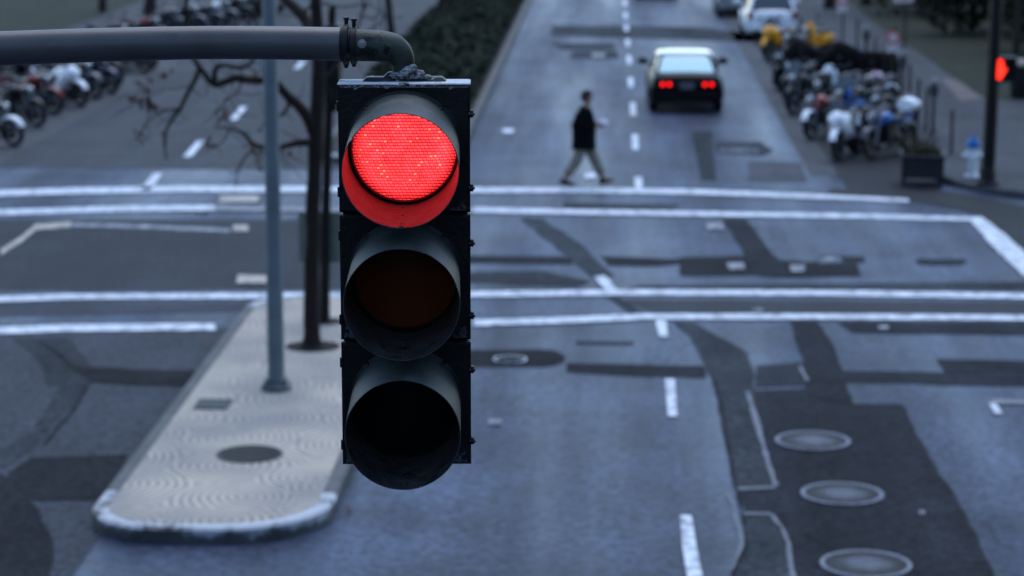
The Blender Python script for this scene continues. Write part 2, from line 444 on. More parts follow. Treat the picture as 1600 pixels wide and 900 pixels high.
patch("lane_marking", [(1545, 632), (1556, 632), (1566, 648), (1554, 649)], WHITE, 5)
stripe("lane_marking", [(0, 396), (30, 378), (56, 356), (110, 352)], 4.5, TAN, 4)
stripe("lane_marking", [(110, 352), (240, 356), (360, 362)], 3, WORN, 4)
PM = "painted_mark"
patch(PM, [(344, 307), (404, 307), (402, 317), (342, 317)], TAN, 5, .02)
patch(PM, [(365, 353), (388, 353), (388, 363), (363, 363)], TAN, 5, .02)
patch(PM, [(372, 431), (426, 432), (424, 444), (369, 444)], TAN, 5, .02)
patch(PM, [(928, 434), (944, 432), (966, 456), (950, 458)], WHITE, 5, .02)
patch(PM, [(1135, 412), (1162, 412), (1164, 422), (1140, 423)], WORN, 5, .02)
patch(PM, [(1234, 416), (1258, 415), (1256, 426), (1236, 426)], WORN, 5, .02)
patch(PM, [(1102, 350), (1128, 348), (1134, 360), (1106, 360)], WORN, 5, .02)
patch(PM, [(1176, 484), (1192, 484), (1192, 489), (1176, 489)], WORN, 5)
patch(PM, [(764, 657), (784, 658), (783, 666), (763, 665)], WORN, 5, .02)
patch(PM, [(785, 202), (802, 202), (802, 209), (785, 209)], WHITE, 5, .02)
patch(PM, [(914, 272), (930, 272), (930, 280), (914, 280)], WHITE, 5, .02)
patch(PM, [(925, 84), (945, 84), (945, 90), (925, 90)], WORN, 5)
patch(PM, [(1436, 800), (1446, 800), (1446, 806), (1436, 806)], WORN, 5)
patch(PM, [(1372, 511), (1388, 511), (1388, 516), (1372, 516)], WORN, 5)
patch(PM, [(1286, 404), (1302, 403), (1304, 410), (1288, 411)], WORN, 5)

# ------------------------------------------------------------------ pavements with kerbs
def rrect(x0, x1, y0, y1, r, n=8, inset=0.0):
    """outline of a rounded rectangle, r = four radii from lower left counter-clockwise"""
    x0 += inset; x1 -= inset; y0 += inset; y1 -= inset
    out = []
    for (cx, cy, a0, rr) in ((x0, y0, 180, r[0]), (x1, y0, 270, r[1]), (x1, y1, 0, r[2]), (x0, y1, 90, r[3])):
        rr = max(0.02, rr-inset)
        cx += rr if cx == x0 else -rr; cy += rr if cy == y0 else -rr
        for k in range(n+1):
            a = R(a0+90*k/n); out.append((cx+rr*math.cos(a), cy+rr*math.sin(a)))
    return out
def raised(name_top, name_kerb, dims, r, mtop, mkerb, h=0.14, kw=0.16):
    o1 = rrect(*dims, r); o2 = rrect(*dims, r, inset=kw); n = len(o1)
    k = MB()
    ob = [(p[0], p[1], -0.02) for p in o1]
    oc = [(p[0], p[1], h-0.025) for p in o1]; od = [(p[0], p[1], h) for p in rrect(*dims, r, inset=0.03)]
    oi = [(p[0], p[1], h) for p in o2]; oj = [(p[0], p[1], h-0.06) for p in o2]
    k.loft([ob, oc, od, oi, oj], cap=False)
    struct(k.build(name_kerb, mkerb, smooth=35))
    struct(MB().flat(o2, h-0.006).build(name_top, mtop, smooth=0))

KERB = mat("kerb_concrete", (0.06, 0.066, 0.072), 0.85, var=0.3, scale=3, bump=0.4, bscale=25)
raised("pavement", "kerb", (XK, 60, 43.6, 300), (3.6, 0.5, 0.5, 0.5), WALK, KERB)
raised("pavement", "kerb", (-80, XLK, 43.6, 300), (0.5, 3.6, 0.5, 0.5), WALK, KERB)
raised("pavement", "kerb", (XK, 60, -20, 31), (0.5, 0.5, 0.5, 3.6), WALK, KERB)
raised("pavement", "kerb", (-80, XLK, -20, 31), (0.5, 0.5, 3.6, 0.5), WALK, KERB)

# the island with its scalloped stamped paving and white painted kerb ends
def island_mat():
    m = bpy.data.materials.new("stamped_paving"); m.use_nodes = True
    nt = m.node_tree; N = nt.nodes; L = nt.links; b = N["Principled BSDF"]
    g = N.new("ShaderNodeNewGeometry")
    nz = N.new("ShaderNodeTexNoise"); nz.inputs["Scale"].default_value = 0.9; nz.inputs["Detail"].default_value = 3
    L.new(g.outputs["Position"], nz.inputs["Vector"])
    mxv = N.new("ShaderNodeVectorMath"); mxv.operation = 'MULTIPLY_ADD'
    L.new(nz.outputs["Color"], mxv.inputs[0]); mxv.inputs[1].default_value = (.25, .25, 0); L.new(g.outputs["Position"], mxv.inputs[2])
    v = N.new("ShaderNodeTexVoronoi"); v.inputs["Scale"].default_value = 0.95; v.inputs["Randomness"].default_value = 0.75
    v.voronoi_dimensions = '2D'
    L.new(mxv.outputs[0], v.inputs["Vector"])
    mu = N.new("ShaderNodeMath"); mu.operation = 'MULTIPLY'; L.new(v.outputs["Distance"], mu.inputs[0]); mu.inputs[1].default_value = 74
    sn = N.new("ShaderNodeMath"); sn.operation = 'SINE'; L.new(mu.outputs[0], sn.inputs[0])
    mr = N.new("ShaderNodeMapRange"); mr.inputs["From Min"].default_value = -0.7; mr.inputs["From Max"].default_value = 0.5
    L.new(sn.outputs[0], mr.inputs["Value"])
    st = N.new("ShaderNodeTexNoise"); st.inputs["Scale"].default_value = 0.7; st.inputs["Detail"].default_value = 7
    L.new(g.outputs["Position"], st.inputs["Vector"])
    r1 = N.new("ShaderNodeValToRGB"); r1.color_ramp.elements[0].position = .35; r1.color_ramp.elements[1].position = .65
    r1.color_ramp.elements[0].color = (0.34, 0.325, 0.30, 1); r1.color_ramp.elements[1].color = (0.56, 0.50, 0.41, 1)
    L.new(st.outputs["Fac"], r1.inputs["Fac"])
    mx = N.new("ShaderNodeMix"); mx.data_type = 'RGBA'; mx.blend_type = 'MULTIPLY'; mx.inputs["Factor"].default_value = 1
    r2 = N.new("ShaderNodeValToRGB"); r2.color_ramp.elements[0].color = (0.60, 0.60, 0.60, 1); r2.color_ramp.elements[1].color = (1, 1, 1, 1)
    L.new(mr.outputs["Result"], r2.inputs["Fac"])
    L.new(r1.outputs["Color"], mx.inputs["A"]); L.new(r2.outputs["Color"], mx.inputs["B"])
    L.new(mx.outputs["Result"], b.inputs["Base Color"])
    b.inputs["Roughness"].default_value = 0.9; b.inputs["Specular IOR Level"].default_value = .15
    bp = N.new("ShaderNodeBump"); bp.inputs["Strength"].default_value = 0.6; bp.inputs["Distance"].default_value = 0.012
    L.new(mr.outputs["Result"], bp.inputs["Height"]); L.new(bp.outputs["Normal"], b.inputs["Normal"])
    return m
def kerb_paint(name, ya, yb):
    """grey kerb, painted white (and flaking) where y < ya or y > yb"""
    m = bpy.data.materials.new(name); m.use_nodes = True
    nt = m.node_tree; N = nt.nodes; L = nt.links; b = N["Principled BSDF"]
    g = N.new("ShaderNodeNewGeometry"); sp = N.new("ShaderNodeSeparateXYZ"); L.new(g.outputs["Position"], sp.inputs[0])
    lo = N.new("ShaderNodeMath"); lo.operation = 'LESS_THAN'; L.new(sp.outputs["Y"], lo.inputs[0]); lo.inputs[1].default_value = ya
    hi = N.new("ShaderNodeMath"); hi.operation = 'GREATER_THAN'; L.new(sp.outputs["Y"], hi.inputs[0]); hi.inputs[1].default_value = yb
    ad = N.new("ShaderNodeMath"); ad.operation = 'ADD'; L.new(lo.outputs[0], ad.inputs[0]); L.new(hi.outputs[0], ad.inputs[1])
    n = N.new("ShaderNodeTexNoise"); n.inputs["Scale"].default_value = 3.0; n.inputs["Detail"].default_value = 8; n.inputs["Roughness"].default_value = .7
    L.new(g.outputs["Position"], n.inputs["Vector"])
    # flakes off more on the face than on the top
    zz = N.new("ShaderNodeMapRange"); zz.inputs["From Min"].default_value = 0; zz.inputs["From Max"].default_value = 0.14
    zz.inputs["To Min"].default_value = -0.22; zz.inputs["To Max"].default_value = 0.04
    L.new(sp.outputs["Z"], zz.inputs["Value"])
    a2 = N.new("ShaderNodeMath"); a2.operation = 'ADD'; L.new(n.outputs["Fac"], a2.inputs[0]); L.new(zz.outputs["Result"], a2.inputs[1])
    r = N.new("ShaderNodeValToRGB"); r.color_ramp.elements[0].position = .42; r.color_ramp.elements[1].position = .56
    L.new(a2.outputs[0], r.inputs["Fac"])
    mu = N.new("ShaderNodeMath"); mu.operation = 'MULTIPLY'; L.new(ad.outputs[0], mu.inputs[0]); L.new(r.outputs["Color"], mu.inputs[1])
    r0 = N.new("ShaderNodeValToRGB"); r0.color_ramp.elements[0].color = (0.04, 0.044, 0.044, 1); r0.color_ramp.elements[1].color = (0.12, 0.125, 0.125, 1)
    r0.color_ramp.elements[0].position = .3; r0.color_ramp.elements[1].position = .7
    L.new(n.outputs["Fac"], r0.inputs["Fac"])
    mx = N.new("ShaderNodeMix"); mx.data_type = 'RGBA'; L.new(mu.outputs[0], mx.inputs["Factor"]); L.new(r0.outputs["Color"], mx.inputs["A"])
    mx.inputs["B"].default_value = (0.46, 0.49, 0.52, 1)
    L.new(mx.outputs["Result"], b.inputs["Base Color"]); b.inputs["Roughness"].default_value = .8
    return m
IX0, IX1, IY0, IY1 = -5.08, -2.72, 22.25, 33.9
raised("island_paving", "island_kerb", (IX0, IX1, IY0, IY1), (0.8, 1.05, 0.9, 0.9), island_mat(), kerb_paint("island_kerb_paint", 23.55, 33.0), h=0.16, kw=0.15)
raised("median_soil", "median_kerb", (XM0, XM1, 48.4, 220), (1.2, 1.2, 0.5, 0.5), mat("median_soil", (0.03, 0.03, 0.024), .95, var=.4, scale=3, bump=.6), kerb_paint("median_kerb_paint", 50, 900), h=0.16, kw=0.18)

# park lawns beyond the pavements
def lawn(poly, z, name="lawn"):
    return struct(MB().flat(poly, z).build(name, grassm, smooth=0))
lawn([W(1396, 58, .14), W(1440, 84, .14), W(1478, 112, .14), W(1534, 152, .14), W(1640, 158, .14), (60, 60), (60, 290), (9.6, 290), (9.0, 110)], 0.146)
lawn([(-17.8, 50), (-17.8, 290), (-79, 290), (-79, 50)], 0.146)
patch("path", [(1470, 132), (1540, 138), (1640, 146), (1640, 156), (1560, 160), (1500, 168)], asphalt("worn_path_red", (0.10, 0.08, 0.075)), 1).location.z = 0.14

# ------------------------------------------------------------------ THE TRAFFIC LIGHT
YS = 6.75                      # plane of the housing's front face
PXM = (V(733, 430, YS)-V(530, 430, YS)).x/203
zt = V(632, 131, YS).z; zb = V(632, 727, YS).z
xc = V(633.5, 430, YS).x
SEC = (zt-zb)/3
HWID = (V(735, 430, YS)-V(532, 430, YS)).x
HB = mat("signal_housing_black", (0.006, 0.006, 0.007), 0.5, var=0.3, scale=14, bump=0.25, bscale=70, col2=(0.045, 0.05, 0.06), patch=(11.0, 0.66), spec=.25)
HBT = mat("signal_top_dusty", (0.04, 0.045, 0.05), 0.8, var=0.4, scale=30, bump=0.6, bscale=90, col2=(0.50, 0.54, 0.58), patch=(26.0, 0.43))
VIS = mat("visor_outer_faded", (0.030, 0.040, 0.037), 0.6, var=0.25, scale=7, bump=0.08, bscale=40, spec=.3, col2=(.048, .058, .055), patch=(5, .57))
def tl_visor_inner():
    return mat("visor_inner_black", (0.040, 0.037, 0.037), 0.42, var=0.5, scale=16, bump=0.5, bscale=35, spec=.25, col2=(.012, .011, .011), patch=(22, .60))
EDGE = mat("worn_bare_edge", (0.05, 0.058, 0.06), 0.6, 0.2, var=0.6, scale=40, col2=(.45, .48, .5), patch=(34, .64))
tl = thing("traffic_light", "large black three-lamp traffic light hanging in the foreground with its red lamp lit", "traffic light", (xc, YS, zb), R(3.0))
DEP = 0.115
for i in range(3):
    z0 = (2-i)*SEC; zc = z0+SEC/2
    sec = MB()
    # hollow-looking case: back box and raised door with a round opening rim
    sec.box((0, DEP/2+0.024, zc), (HWID-0.006, DEP-.012, SEC-0.005))
    sec.build("housing", HB, tl, smooth=30, bevel=0.009)
    dr = MB()
    dw, dh, n = HWID/2, SEC/2-0.004, 48
    ro = 0.1545
    # door plate with a circular hole, built as rings from the square outline to the circle
    sq = []; ci = []; ci2 = []
    for k in range(n):
        a = 2*PI*k/n; c, s_ = math.cos(a), math.sin(a); q = max(abs(c), abs(s_))
        sq.append((c/q*dw, s_/q*dh)); ci.append((c*ro, s_*ro))
    def rg(pl, y, k=1.0): return [(p[0]*k, y, zc+p[1]*k) for p in pl]
    dr.loft([rg(sq, 0.011), rg(sq, 0.0), rg(sq, -0.006, 0.965), rg([(c[0]*1.07, c[1]*1.07) for c in ci], -0.004), rg(ci, -0.012), rg(ci, 0.023, 0.985)], cap=False)
    dr.build("door", HB, tl, smooth=30)
tl_parts = {}
def disc(y, rad, zc, bulge, n=48, m=10):
    mb = MB(); rings = []
    for j in range(m+1):
        rr = rad*(1-j/m)+1e-4; yy = y-bulge*(1-(rr/rad)**2)
        rings.append([(rr*math.cos(2*PI*k/n), yy, zc+rr*math.sin(2*PI*k/n)) for k in range(n)])
    mb.loft(rings, cap=False); return mb
def lens_mat(name, lit):
    m = bpy.data.materials.new(name); m.use_nodes = True
    nt = m.node_tree; N = nt.nodes; L = nt.links; b = N["Principled BSDF"]
    tc = N.new("ShaderNodeTexCoord"); sp = N.new("ShaderNodeSeparateXYZ"); L.new(tc.outputs["Object"], sp.inputs[0])
    def M(op, a, bb=None, c=None):
        q = N.new("ShaderNodeMath"); q.operation = op
        for i_, x in enumerate((a, bb, c)):
            if x is None: continue
            if isinstance(x, (int, float)): q.inputs[i_].default_value = x
            else: L.new(x, q.inputs[i_])
        return q.outputs[0]
    X, Z = sp.outputs["X"], sp.outputs["Z"]
    nzx = N.new("ShaderNodeTexNoise"); nzx.inputs["Scale"].default_value = 60; nzx.inputs["Detail"].default_value = 2
    L.new(tc.outputs["Object"], nzx.inputs["Vector"])
    wob = M('MULTIPLY_ADD', nzx.outputs["Fac"], 0.0022, -0.0011)
    Zw = M('ADD', Z, wob)
    # rows of prisms: dark gap every 6.6 mm; LEDs every 9 mm, brick-offset
    rowf = M('FRACT', M('MULTIPLY', Zw, 1/0.0084))
    gap = M('LESS_THAN', rowf, 0.36)
    row = M('FLOOR', M('MULTIPLY', Zw, 1/0.0084))
    colf = M('FRACT', M('ADD', M('MULTIPLY', X, 1/0.0118), M('MULTIPLY', row, 0.37)))
    cgap = M('LESS_THAN', colf, 0.22)
    vv = N.new("ShaderNodeTexVoronoi"); vv.inputs["Scale"].default_value = 78; L.new(tc.outputs["Object"], vv.inputs["Vector"])
    rowvec = N.new("ShaderNodeCombineXYZ"); L.new(M('FLOOR', M('ADD', M('MULTIPLY', X, 1/0.0118), M('MULTIPLY', row, 0.37))), rowvec.inputs[0]); L.new(row, rowvec.inputs[1])
    wnz = N.new("ShaderNodeTexWhiteNoise"); wnz.noise_dimensions = '2D'; L.new(rowvec.outputs[0], wnz.inputs["Vector"])
    hot = M('MULTIPLY', M('GREATER_THAN', wnz.outputs["Value"], 0.93), M('GREATER_THAN', M('MULTIPLY', M('SINE', M('MULTIPLY', colf, PI)), M('SINE', M('MULTIPLY', rowf, PI))), 0.55))
    big = N.new("ShaderNodeTexNoise"); big.inputs["Scale"].default_value = 14; L.new(tc.outputs["Object"], big.inputs["Vector"])
    lum = M('MULTIPLY', M('SUBTRACT', 1.0, M('MULTIPLY', gap, 0.86)), M('SUBTRACT', 1.0, M('MULTIPLY', cgap, 0.6)))
    lum = M('MULTIPLY', lum, M('MULTIPLY_ADD', wnz.outputs["Value"], 0.5, 0.72))
    lum = M('MULTIPLY', lum, M('MULTIPLY_ADD', big.outputs["Fac"], 1.3, 0.35))
    cr = N.new("ShaderNodeMix"); cr.data_type = 'RGBA'
    L.new(hot, cr.inputs["Factor"])
    cr.inputs["A"].default_value = (1.0, 0.028, 0.034, 1); cr.inputs["B"].default_value = (1.0, 0.085, 0.045, 1)
    if lit:
        # dimmer towards the rim, where fewer diodes sit behind the lens
        rr = M('SQRT', M('ADD', M('POWER', X, 2), M('POWER', M('SUBTRACT', Z, lit), 2)))
        edge = N.new("ShaderNodeMapRange"); edge.inputs["From Min"].default_value = 0.124; edge.inputs["From Max"].default_value = 0.150
        edge.inputs["To Min"].default_value = 1.0; edge.inputs["To Max"].default_value = 0.22
        L.new(M('MULTIPLY_ADD', wnz.outputs["Value"], 0.012, rr), edge.inputs["Value"])
        lum = M('MULTIPLY', lum, edge.outputs["Result"])
        L.new(cr.outputs["Result"], b.inputs["Emission Color"])
        L.new(M('MULTIPLY', lum, 2.1), b.inputs["Emission Strength"])
        b.inputs["Base Color"].default_value = (0.25, 0.01, 0.01, 1)
    bp = N.new("ShaderNodeBump"); bp.inputs["Strength"].default_value = 0.5; bp.inputs["Distance"].default_value = 0.002
    L.new(lum if not lit else rowf, bp.inputs["Height"]); L.new(bp.outputs["Normal"], b.inputs["Normal"])
    b.inputs["Roughness"].default_value = 0.35; b.inputs["Specular IOR Level"].default_value = .15
    return m
LCOL = [("red_lens", None), ("amber_lens", (0.12, 0.026, 0.006)), ("green_lens", (0.002, 0.005, 0.006))]
VL, TILT = 0.285, R(4.6)
for i in range(3):
    zc = (2-i)*SEC+SEC/2
    if i == 0: lm = lens_mat("lit_red_lens", zc)
    else:
        lm = lens_mat(LCOL[i][0]+"_unlit", None)
        lm.node_tree.nodes["Principled BSDF"].inputs["Base Color"].default_value = (*LCOL[i][1], 1)
    o = disc(0.014, 0.1515, zc, 0.018).build("lens", lm, tl, smooth=60)
    o["label"] = ["lit red lens", "dark amber lens", "dark unlit lens"][i]
    MB().lathe([(0.1455, 0), (0.145, 0.006), (0.149, 0.012), (0.1535, 0.010), (0.1535, 0.0)], 48, T((0, 0.004, zc)) @ Matrix.Rotation(PI/2, 4, 'X'), close=True).build("lens_gasket", BLACK_PLASTIC, o)
    # tunnel visor: outer and inner skins as two thin shells, tilted down a little
    Q = T((-0.002, 0.002, zc)) @ Matrix.Rotation(PI/2+TILT, 4, 'X')
    def skin(r0, r1, flip=False, n=72, m=9, a0=0, a1=2*PI):
        mb = MB(); rings = []
        for j in range(m+1):
            t = j/m; rr = r0+(r1-r0)*t
            ring = []
            for k in range(n):
                a = a0+(a1-a0)*k/n
                ring.append((rr*math.cos(a)*(1+0.006*math.sin(2*a+i)*t), rr*math.sin(a)*(1-0.004*math.cos(3*a+i*2)*t), VL*t+0.0015*math.sin(5*a+i)*t))
            rings.append(ring)
        mb.loft(rings, cap=False, M=Q); return mb
    vo = skin(0.1570, 0.1590).build("visor", VIS, tl, smooth=60)
    skin(0.1547, 0.1570).build("visor_lining", tl_visor_inner(), vo, smooth=60)
    lip = MB()
    n = 72; ra, rb = [], []
    for k in range(n):
        a = 2*PI*k/n; z = VL+0.0015*math.sin(5*a+i)
        ra.append((0.1592*math.cos(a)*(1+0.006*math.sin(2*a+i)), 0.1592*math.sin(a)*(1-0.004*math.cos(3*a+i*2)), z))
        rb.append((0.1568*math.cos(a)*(1+0.006*math.sin(2*a+i)), 0.1568*math.sin(a)*(1-0.004*math.cos(3*a+i*2)), z))
    lip.loft([[(p[0], p[1], p[2]-0.004) for p in ra], ra, rb, [(p[0], p[1], p[2]-0.002) for p in rb]], cap=False, M=Q)
    lip.build("visor_lip", EDGE, vo, smooth=30)
    # riveted seam along the bottom of the visor
    MB().box((0, -0.1555, VL*0.52), (0.011, 0.0022, VL*0.9), M=Q).build("seam", tl_visor_inner(), vo)
    for zz in (0.06, 0.15, 0.25):
        MB().ell((0, -0.1538, zz), (0.0032, 0.0018, 0.0032), M=Q, n=8, m=5).build("rivet", EDGE, vo)
    for a in (48, 132, 228, 312):
        MB().ell((0.1585*math.cos(R(a)), 0.1585*math.sin(R(a)), 0.016), (0.005, 0.005, 0.005), M=Q, n=8, m=5).build("screw", STEEL, tl)
        cpt = Q @ Vector((0.165*math.cos(R(a)), 0.165*math.sin(R(a)), 0.006))
        MB().box(cpt, (0.016, 0.004, 0.010), rot=(0, -R(a), 0)).build("visor_tab", HB, tl)
    # latches and hinge knuckles down the right edge
    for dz in (SEC*0.27, -SEC*0.30):
        l = MB().box((HWID/2+0.004, 0.004, zc+dz), (0.010, 0.022, 0.020))
        l.build("latch", HB, tl, bevel=0.002)
        MB().tube([(HWID/2-0.004, -0.008, zc+dz), (HWID/2+0.013, -0.008, zc+dz)], 0.0042, 10).ell((HWID/2+0.004, -0.012, zc+dz+0.008), (0.006, 0.004, 0.004), n=8, m=5).build("wing_nut", EDGE, tl)
    for dz in (SEC*0.33, -SEC*0.33):
        MB().tube([(-HWID/2+0.002, -0.001, zc+dz-0.014), (-HWID/2+0.002, -0.001, zc+dz+0.014)], 0.0065, 10).build("hinge", HB, tl)
    # corner blocks where the paint has gone chalky
    for sx in (-1, 1):
        if i == 0 and sx < 0: continue
        MB().prism([(sx*(HWID/2-0.012), 0), (sx*(HWID/2-0.045), 0), (sx*(HWID/2-0.040), 0.018), (sx*(HWID/2-0.028), 0.030), (sx*(HWID/2-0.012), 0.036)], 0, 0.003)
        mb = MB()
        pl = [(HWID/2-0.010, 0.010), (HWID/2-0.058+0.01*i, 0.010), (HWID/2-0.050, 0.018), (HWID/2-0.036, 0.022), (HWID/2-0.030, 0.038), (HWID/2-0.014, 0.043)]
        pl = [(sx*a, b) for a, b in pl]
        n_ = len(pl); zb_ = (2-i)*SEC
        mb.add([(a, -0.0095, zb_+b) for a, b in pl]+[(a, -0.004, zb_+b) for a, b in pl],
               [tuple(range(n_)), tuple(range(n_, 2*n_))]+[(k, (k+1) % n_, n_+(k+1) % n_, n_+k) for k in range(n_)])
        mb.build("bare_corner", mat("chalky_bare_metal", (0.06, 0.07, 0.082), 0.75, var=.55, scale=55, bump=.4, bscale=90, col2=(.014, .014, .016), patch=(38, .52)), tl, smooth=0)
# seams between the sections
for i in (1, 2):
    MB().box((0, 0.065, i*SEC), (HWID-0.018, 0.095, 0.008)).build("section_gasket", BLACK_PLASTIC, tl)
# top cap, bracket plate and crumbling sealant
TOPZ = 3*SEC
cp = MB()
cp.box((0, 0.055, TOPZ-0.001), (HWID+0.004, 0.112, 0.006))
cp.build("top_cap", HBT, tl, smooth=30, bevel=0.003)
pl = MB(); rings = []
def cone_plate(w0, w1, y0, y1, z0, z1):
    return [[(-w0, y0, z0), (w0, y0, z0), (w0, y1, z0), (-w0, y1, z0)], [(-w1, y0+.01, z1), (w1, y0+.01, z1), (w1, y1-.01, z1), (-w1, y1-.01, z1)]]
pl.loft(cone_plate(0.118, 0.106, 0.040, 0.104, TOPZ+0.002, TOPZ+0.013))
pl.loft(cone_plate(0.060, 0.046, 0.050, 0.100, TOPZ+0.012, TOPZ+0.026))
pl.build("mounting_plate", mat("bracket_dark", (0.03, 0.032, 0.036), .55, .3, var=.4, scale=30, bump=.3, col2=(.3, .33, .37), patch=(30, .62)), tl, smooth=30, bevel=0.002)
lm_ = MB()
for (cx_, cy_, cz_, rx_, ry_, rz_, sd_) in ((0.014, 0.052, 0.026, .028, .020, .018, 1), (0.036, 0.050, 0.022, .022, .016, .013, 5), (-0.018, 0.050, 0.018, .022, .016, .010, 9), (0.056, 0.054, 0.014, .020, .014, .007, 13), (0.024, 0.048, 0.038, .014, .010, .011, 17)):
    e_ = MB().ell((0, 0, 0), (1, 1, 1), n=30, m=20)
    for v_ in e_.v:
        q_ = v_*1.9+Vector((sd_, sd_*.3, 0))
        k1 = 1-abs(noise.noise(q_))*2.2; k2 = 1-abs(noise.noise(q_*2.7))*1.6
        d_ = .72+.34*k1+.16*k2
        lm_.v.append(Vector((cx_+v_.x*rx_*d_, cy_+v_.y*ry_*d_, TOPZ+cz_+v_.z*rz_*d_)))
    o_ = len(lm_.v)-len(e_.v); lm_.f += [[i_+o_ for i_ in f_] for f_ in e_.f]
lo = lm_.build("sealant", mat("crumpled_sealant", (0.26, 0.26, 0.27), 0.7, var=.5, scale=60, bump=.6, bscale=100, col2=(0.02, 0.02, 0.02), patch=(50, .58)), tl, smooth=50)
# flaking dust chips along the top front edge
ch = MB()
for k in range(34):
    x = rnd.uniform(-HWID/2+.01, HWID/2-.01)
    if rnd.random() < .45: x = rnd.choice([-0.045, 0.03, -0.12])+rnd.gauss(0, .015)
    z = TOPZ-abs(rnd.gauss(0, .005))-.002
    ch.ell((x, -0.0065, z), (rnd.uniform(.002, .008), .0012, rnd.uniform(.0012, .0036)), rot=(0, rnd.uniform(-.5, .5), 0), n=7, m=4)
ch.build("flaking_paint", mat("pale_paint_chips", (.20, .22, .25), .8, var=.4, scale=60), tl)

# ------------------------------------------------------------------ the mast arm
YA = YS+0.075
def A(px, py): return V(px, py, YA)
ARM = mat("mast_arm_painted", (0.075, 0.072, 0.072), 0.42, 0.0, var=0.2, scale=6, bump=0.06, bscale=50, col2=(.06, .06, .062), patch=(5, .6), spec=.45)
ELB = mat("elbow_green_grey", (0.042, 0.052, 0.040), 0.5, 0.1, var=0.4, scale=10, bump=0.2, bscale=40, col2=(.014, .013, .012), patch=(9, .56))
mast = thing("signal_mast", "dark steel mast arm reaching in from the left to hold the hanging traffic light", "mast arm", (-4.9, YA, 0.14))
mo = Vector((-4.9, YA, 0.14))
def rel(p): return p-mo
armp = [(-1560, 400), (-1250, 230), (-900, 150), (-500, 104), (-200, 84), (0, 76), (150, 70.5), (300, 67), (420, 67), (541, 69)]
rad = [29.5, 29.5, 29, 28.5, 28, 27, 26.5, 26, 26, 26]
k_ = (A(541, 69)-A(540, 69)).length
def catmull(P, n=8):
    P = [Vector((p[0], p[1], r)) for p, r in P]; out = []
    for i in range(len(P)-1):
        p0, p1, p2, p3 = P[max(i-1, 0)], P[i], P[i+1], P[min(i+2, len(P)-1)]
        for j in range(n):
            t = j/n; out.append(0.5*((2*p1)+(-p0+p2)*t+(2*p0-5*p1+4*p2-p3)*t*t+(-p0+3*p1-3*p2+p3)*t**3))
    out.append(P[-1]); return out
cm = catmull(list(zip(armp, rad)))
MB().tube([rel(A(p.x, p.y)) for p in cm], [p.z*k_ for p in cm], 28).build("arm", ARM, mast, smooth=50)
# pole (stands outside the picture to the left)
pb = A(-1560, 400)
MB().tube([(pb.x-mo.x, 0, 0), (pb.x-mo.x, 0, 3), (pb.x-mo.x, 0, pb.z+0.5)], [0.13, 0.12, 0.10], 20).build("pole", ARM, mast)
MB().lathe([(0.24, 0), (0.24, 0.03), (0.15, 0.06), (0.14, 0.25)], 20, T((pb.x-mo.x, 0, 0))).build("pole_base", DARKSTEEL, mast)
def ringx(px, py, r, w, name, m, bev=0.002, seg=28):
    c = rel(A(px, py)); return MB().lathe([(r*k_, -w*k_/2), (r*k_, w*k_/2)], seg, T(c) @ AX_X).build(name, m, mast, bevel=bev)
ringx(541, 69, 32, 8.5, "flange", DARKSTEEL, 0.0015)
ringx(536.5, 69, 28, 8, "flange_collar", DARKSTEEL)
ringx(553, 71, 29.5, 9, "clamp_ring", DARKSTEEL)
ringx(547, 70, 24, 6, "coupling", DARKSTEEL)
ep = [(556, 70.5, 25), (585, 71.5, 24.5), (603, 73, 24), (614, 76, 23.2), (623, 83, 21.5), (628.5, 92, 19.2), (630.5, 102, 17.6), (631, 121, 17.2)]
cm = catmull([((a, b), c) for a, b, c in ep], 5)
MB().tube([rel(A(p.x, p.y)) for p in cm], [p.z*k_ for p in cm], 28).build("elbow", ELB, mast, smooth=60)
# bolts on the couplings
for (px, py, h) in ((541, 34, 10), (553, 37, 12), (541, 103, 6), (553, 101, 6)):
    MB().tube([rel(A(px, py-h/2)), rel(A(px, py+h/2))], 3.2*k_, 8).tube([rel(A(px, py-h/2-2)), rel(A(px, py-h/2+2))], 4.6*k_, 6).build("bolt", DARKSTEEL, mast)
c = rel(A(568, 66)); c.y -= 24*k_
MB().lathe([(0.0001, 0.008), (0.006, 0.007), (0.0085, 0.004), (0.0125, 0.0035), (0.0125, 0)], 16, T(c) @ Matrix.Rotation(PI/2, 4, 'X')).build("bolt", mat("bare_bolt", (.22, .22, .21), .5, var=.2), mast)
c = rel(A(546, 84)); c.y -= 22*k_
MB().lathe([(0.0001, 0.012), (0.009, 0.012), (0.009, 0)], 6, T(c) @ Matrix.Rotation(PI/2, 4, 'X')).build("bolt", DARKSTEEL, mast)

# ------------------------------------------------------------------ island furniture
# galvanised lamp post
b = W(432, 608, 0.155)
lp = thing("lamp_post", "tall pale grey steel post with a round base collar standing on the paved island", "lamp post", b)
MB().tube([(0, 0, 0.02), (0, 0, 1.2), (0, 0, 4), (0, 0, 8.5)], [0.102, 0.098, 0.085, 0.062], 20).build("pole", GALV, lp)
MB().lathe([(0.185, 0), (0.185, 0.05), (0.15, 0.075), (0.135, 0.13), (0.105, 0.15)], 20).build("base_collar", mat("collar_steel", (.10, .12, .13), .6, .3, var=.3, scale=8), lp, smooth=30)
MB().tube([(0, 0, 8.4), (0.2, 0, 8.8), (1.0, 0, 9.0), (1.9, 0, 9.0)], [0.05, .045, .04, .035], 12).build("arm", GALV, lp)
MB().ell((2.1, 0, 8.98), (0.4, 0.16, 0.09)).build("lamp_head", GALV, lp)
for a in range(4):
    t_ = a*PI/2+PI/4
    MB().tube([(0.155*math.cos(t_), 0.155*math.sin(t_), 0.05), (0.155*math.cos(t_), 0.155*math.sin(t_), 0.10)], 0.016, 6).build("anchor_bolt", DARKSTEEL, lp)
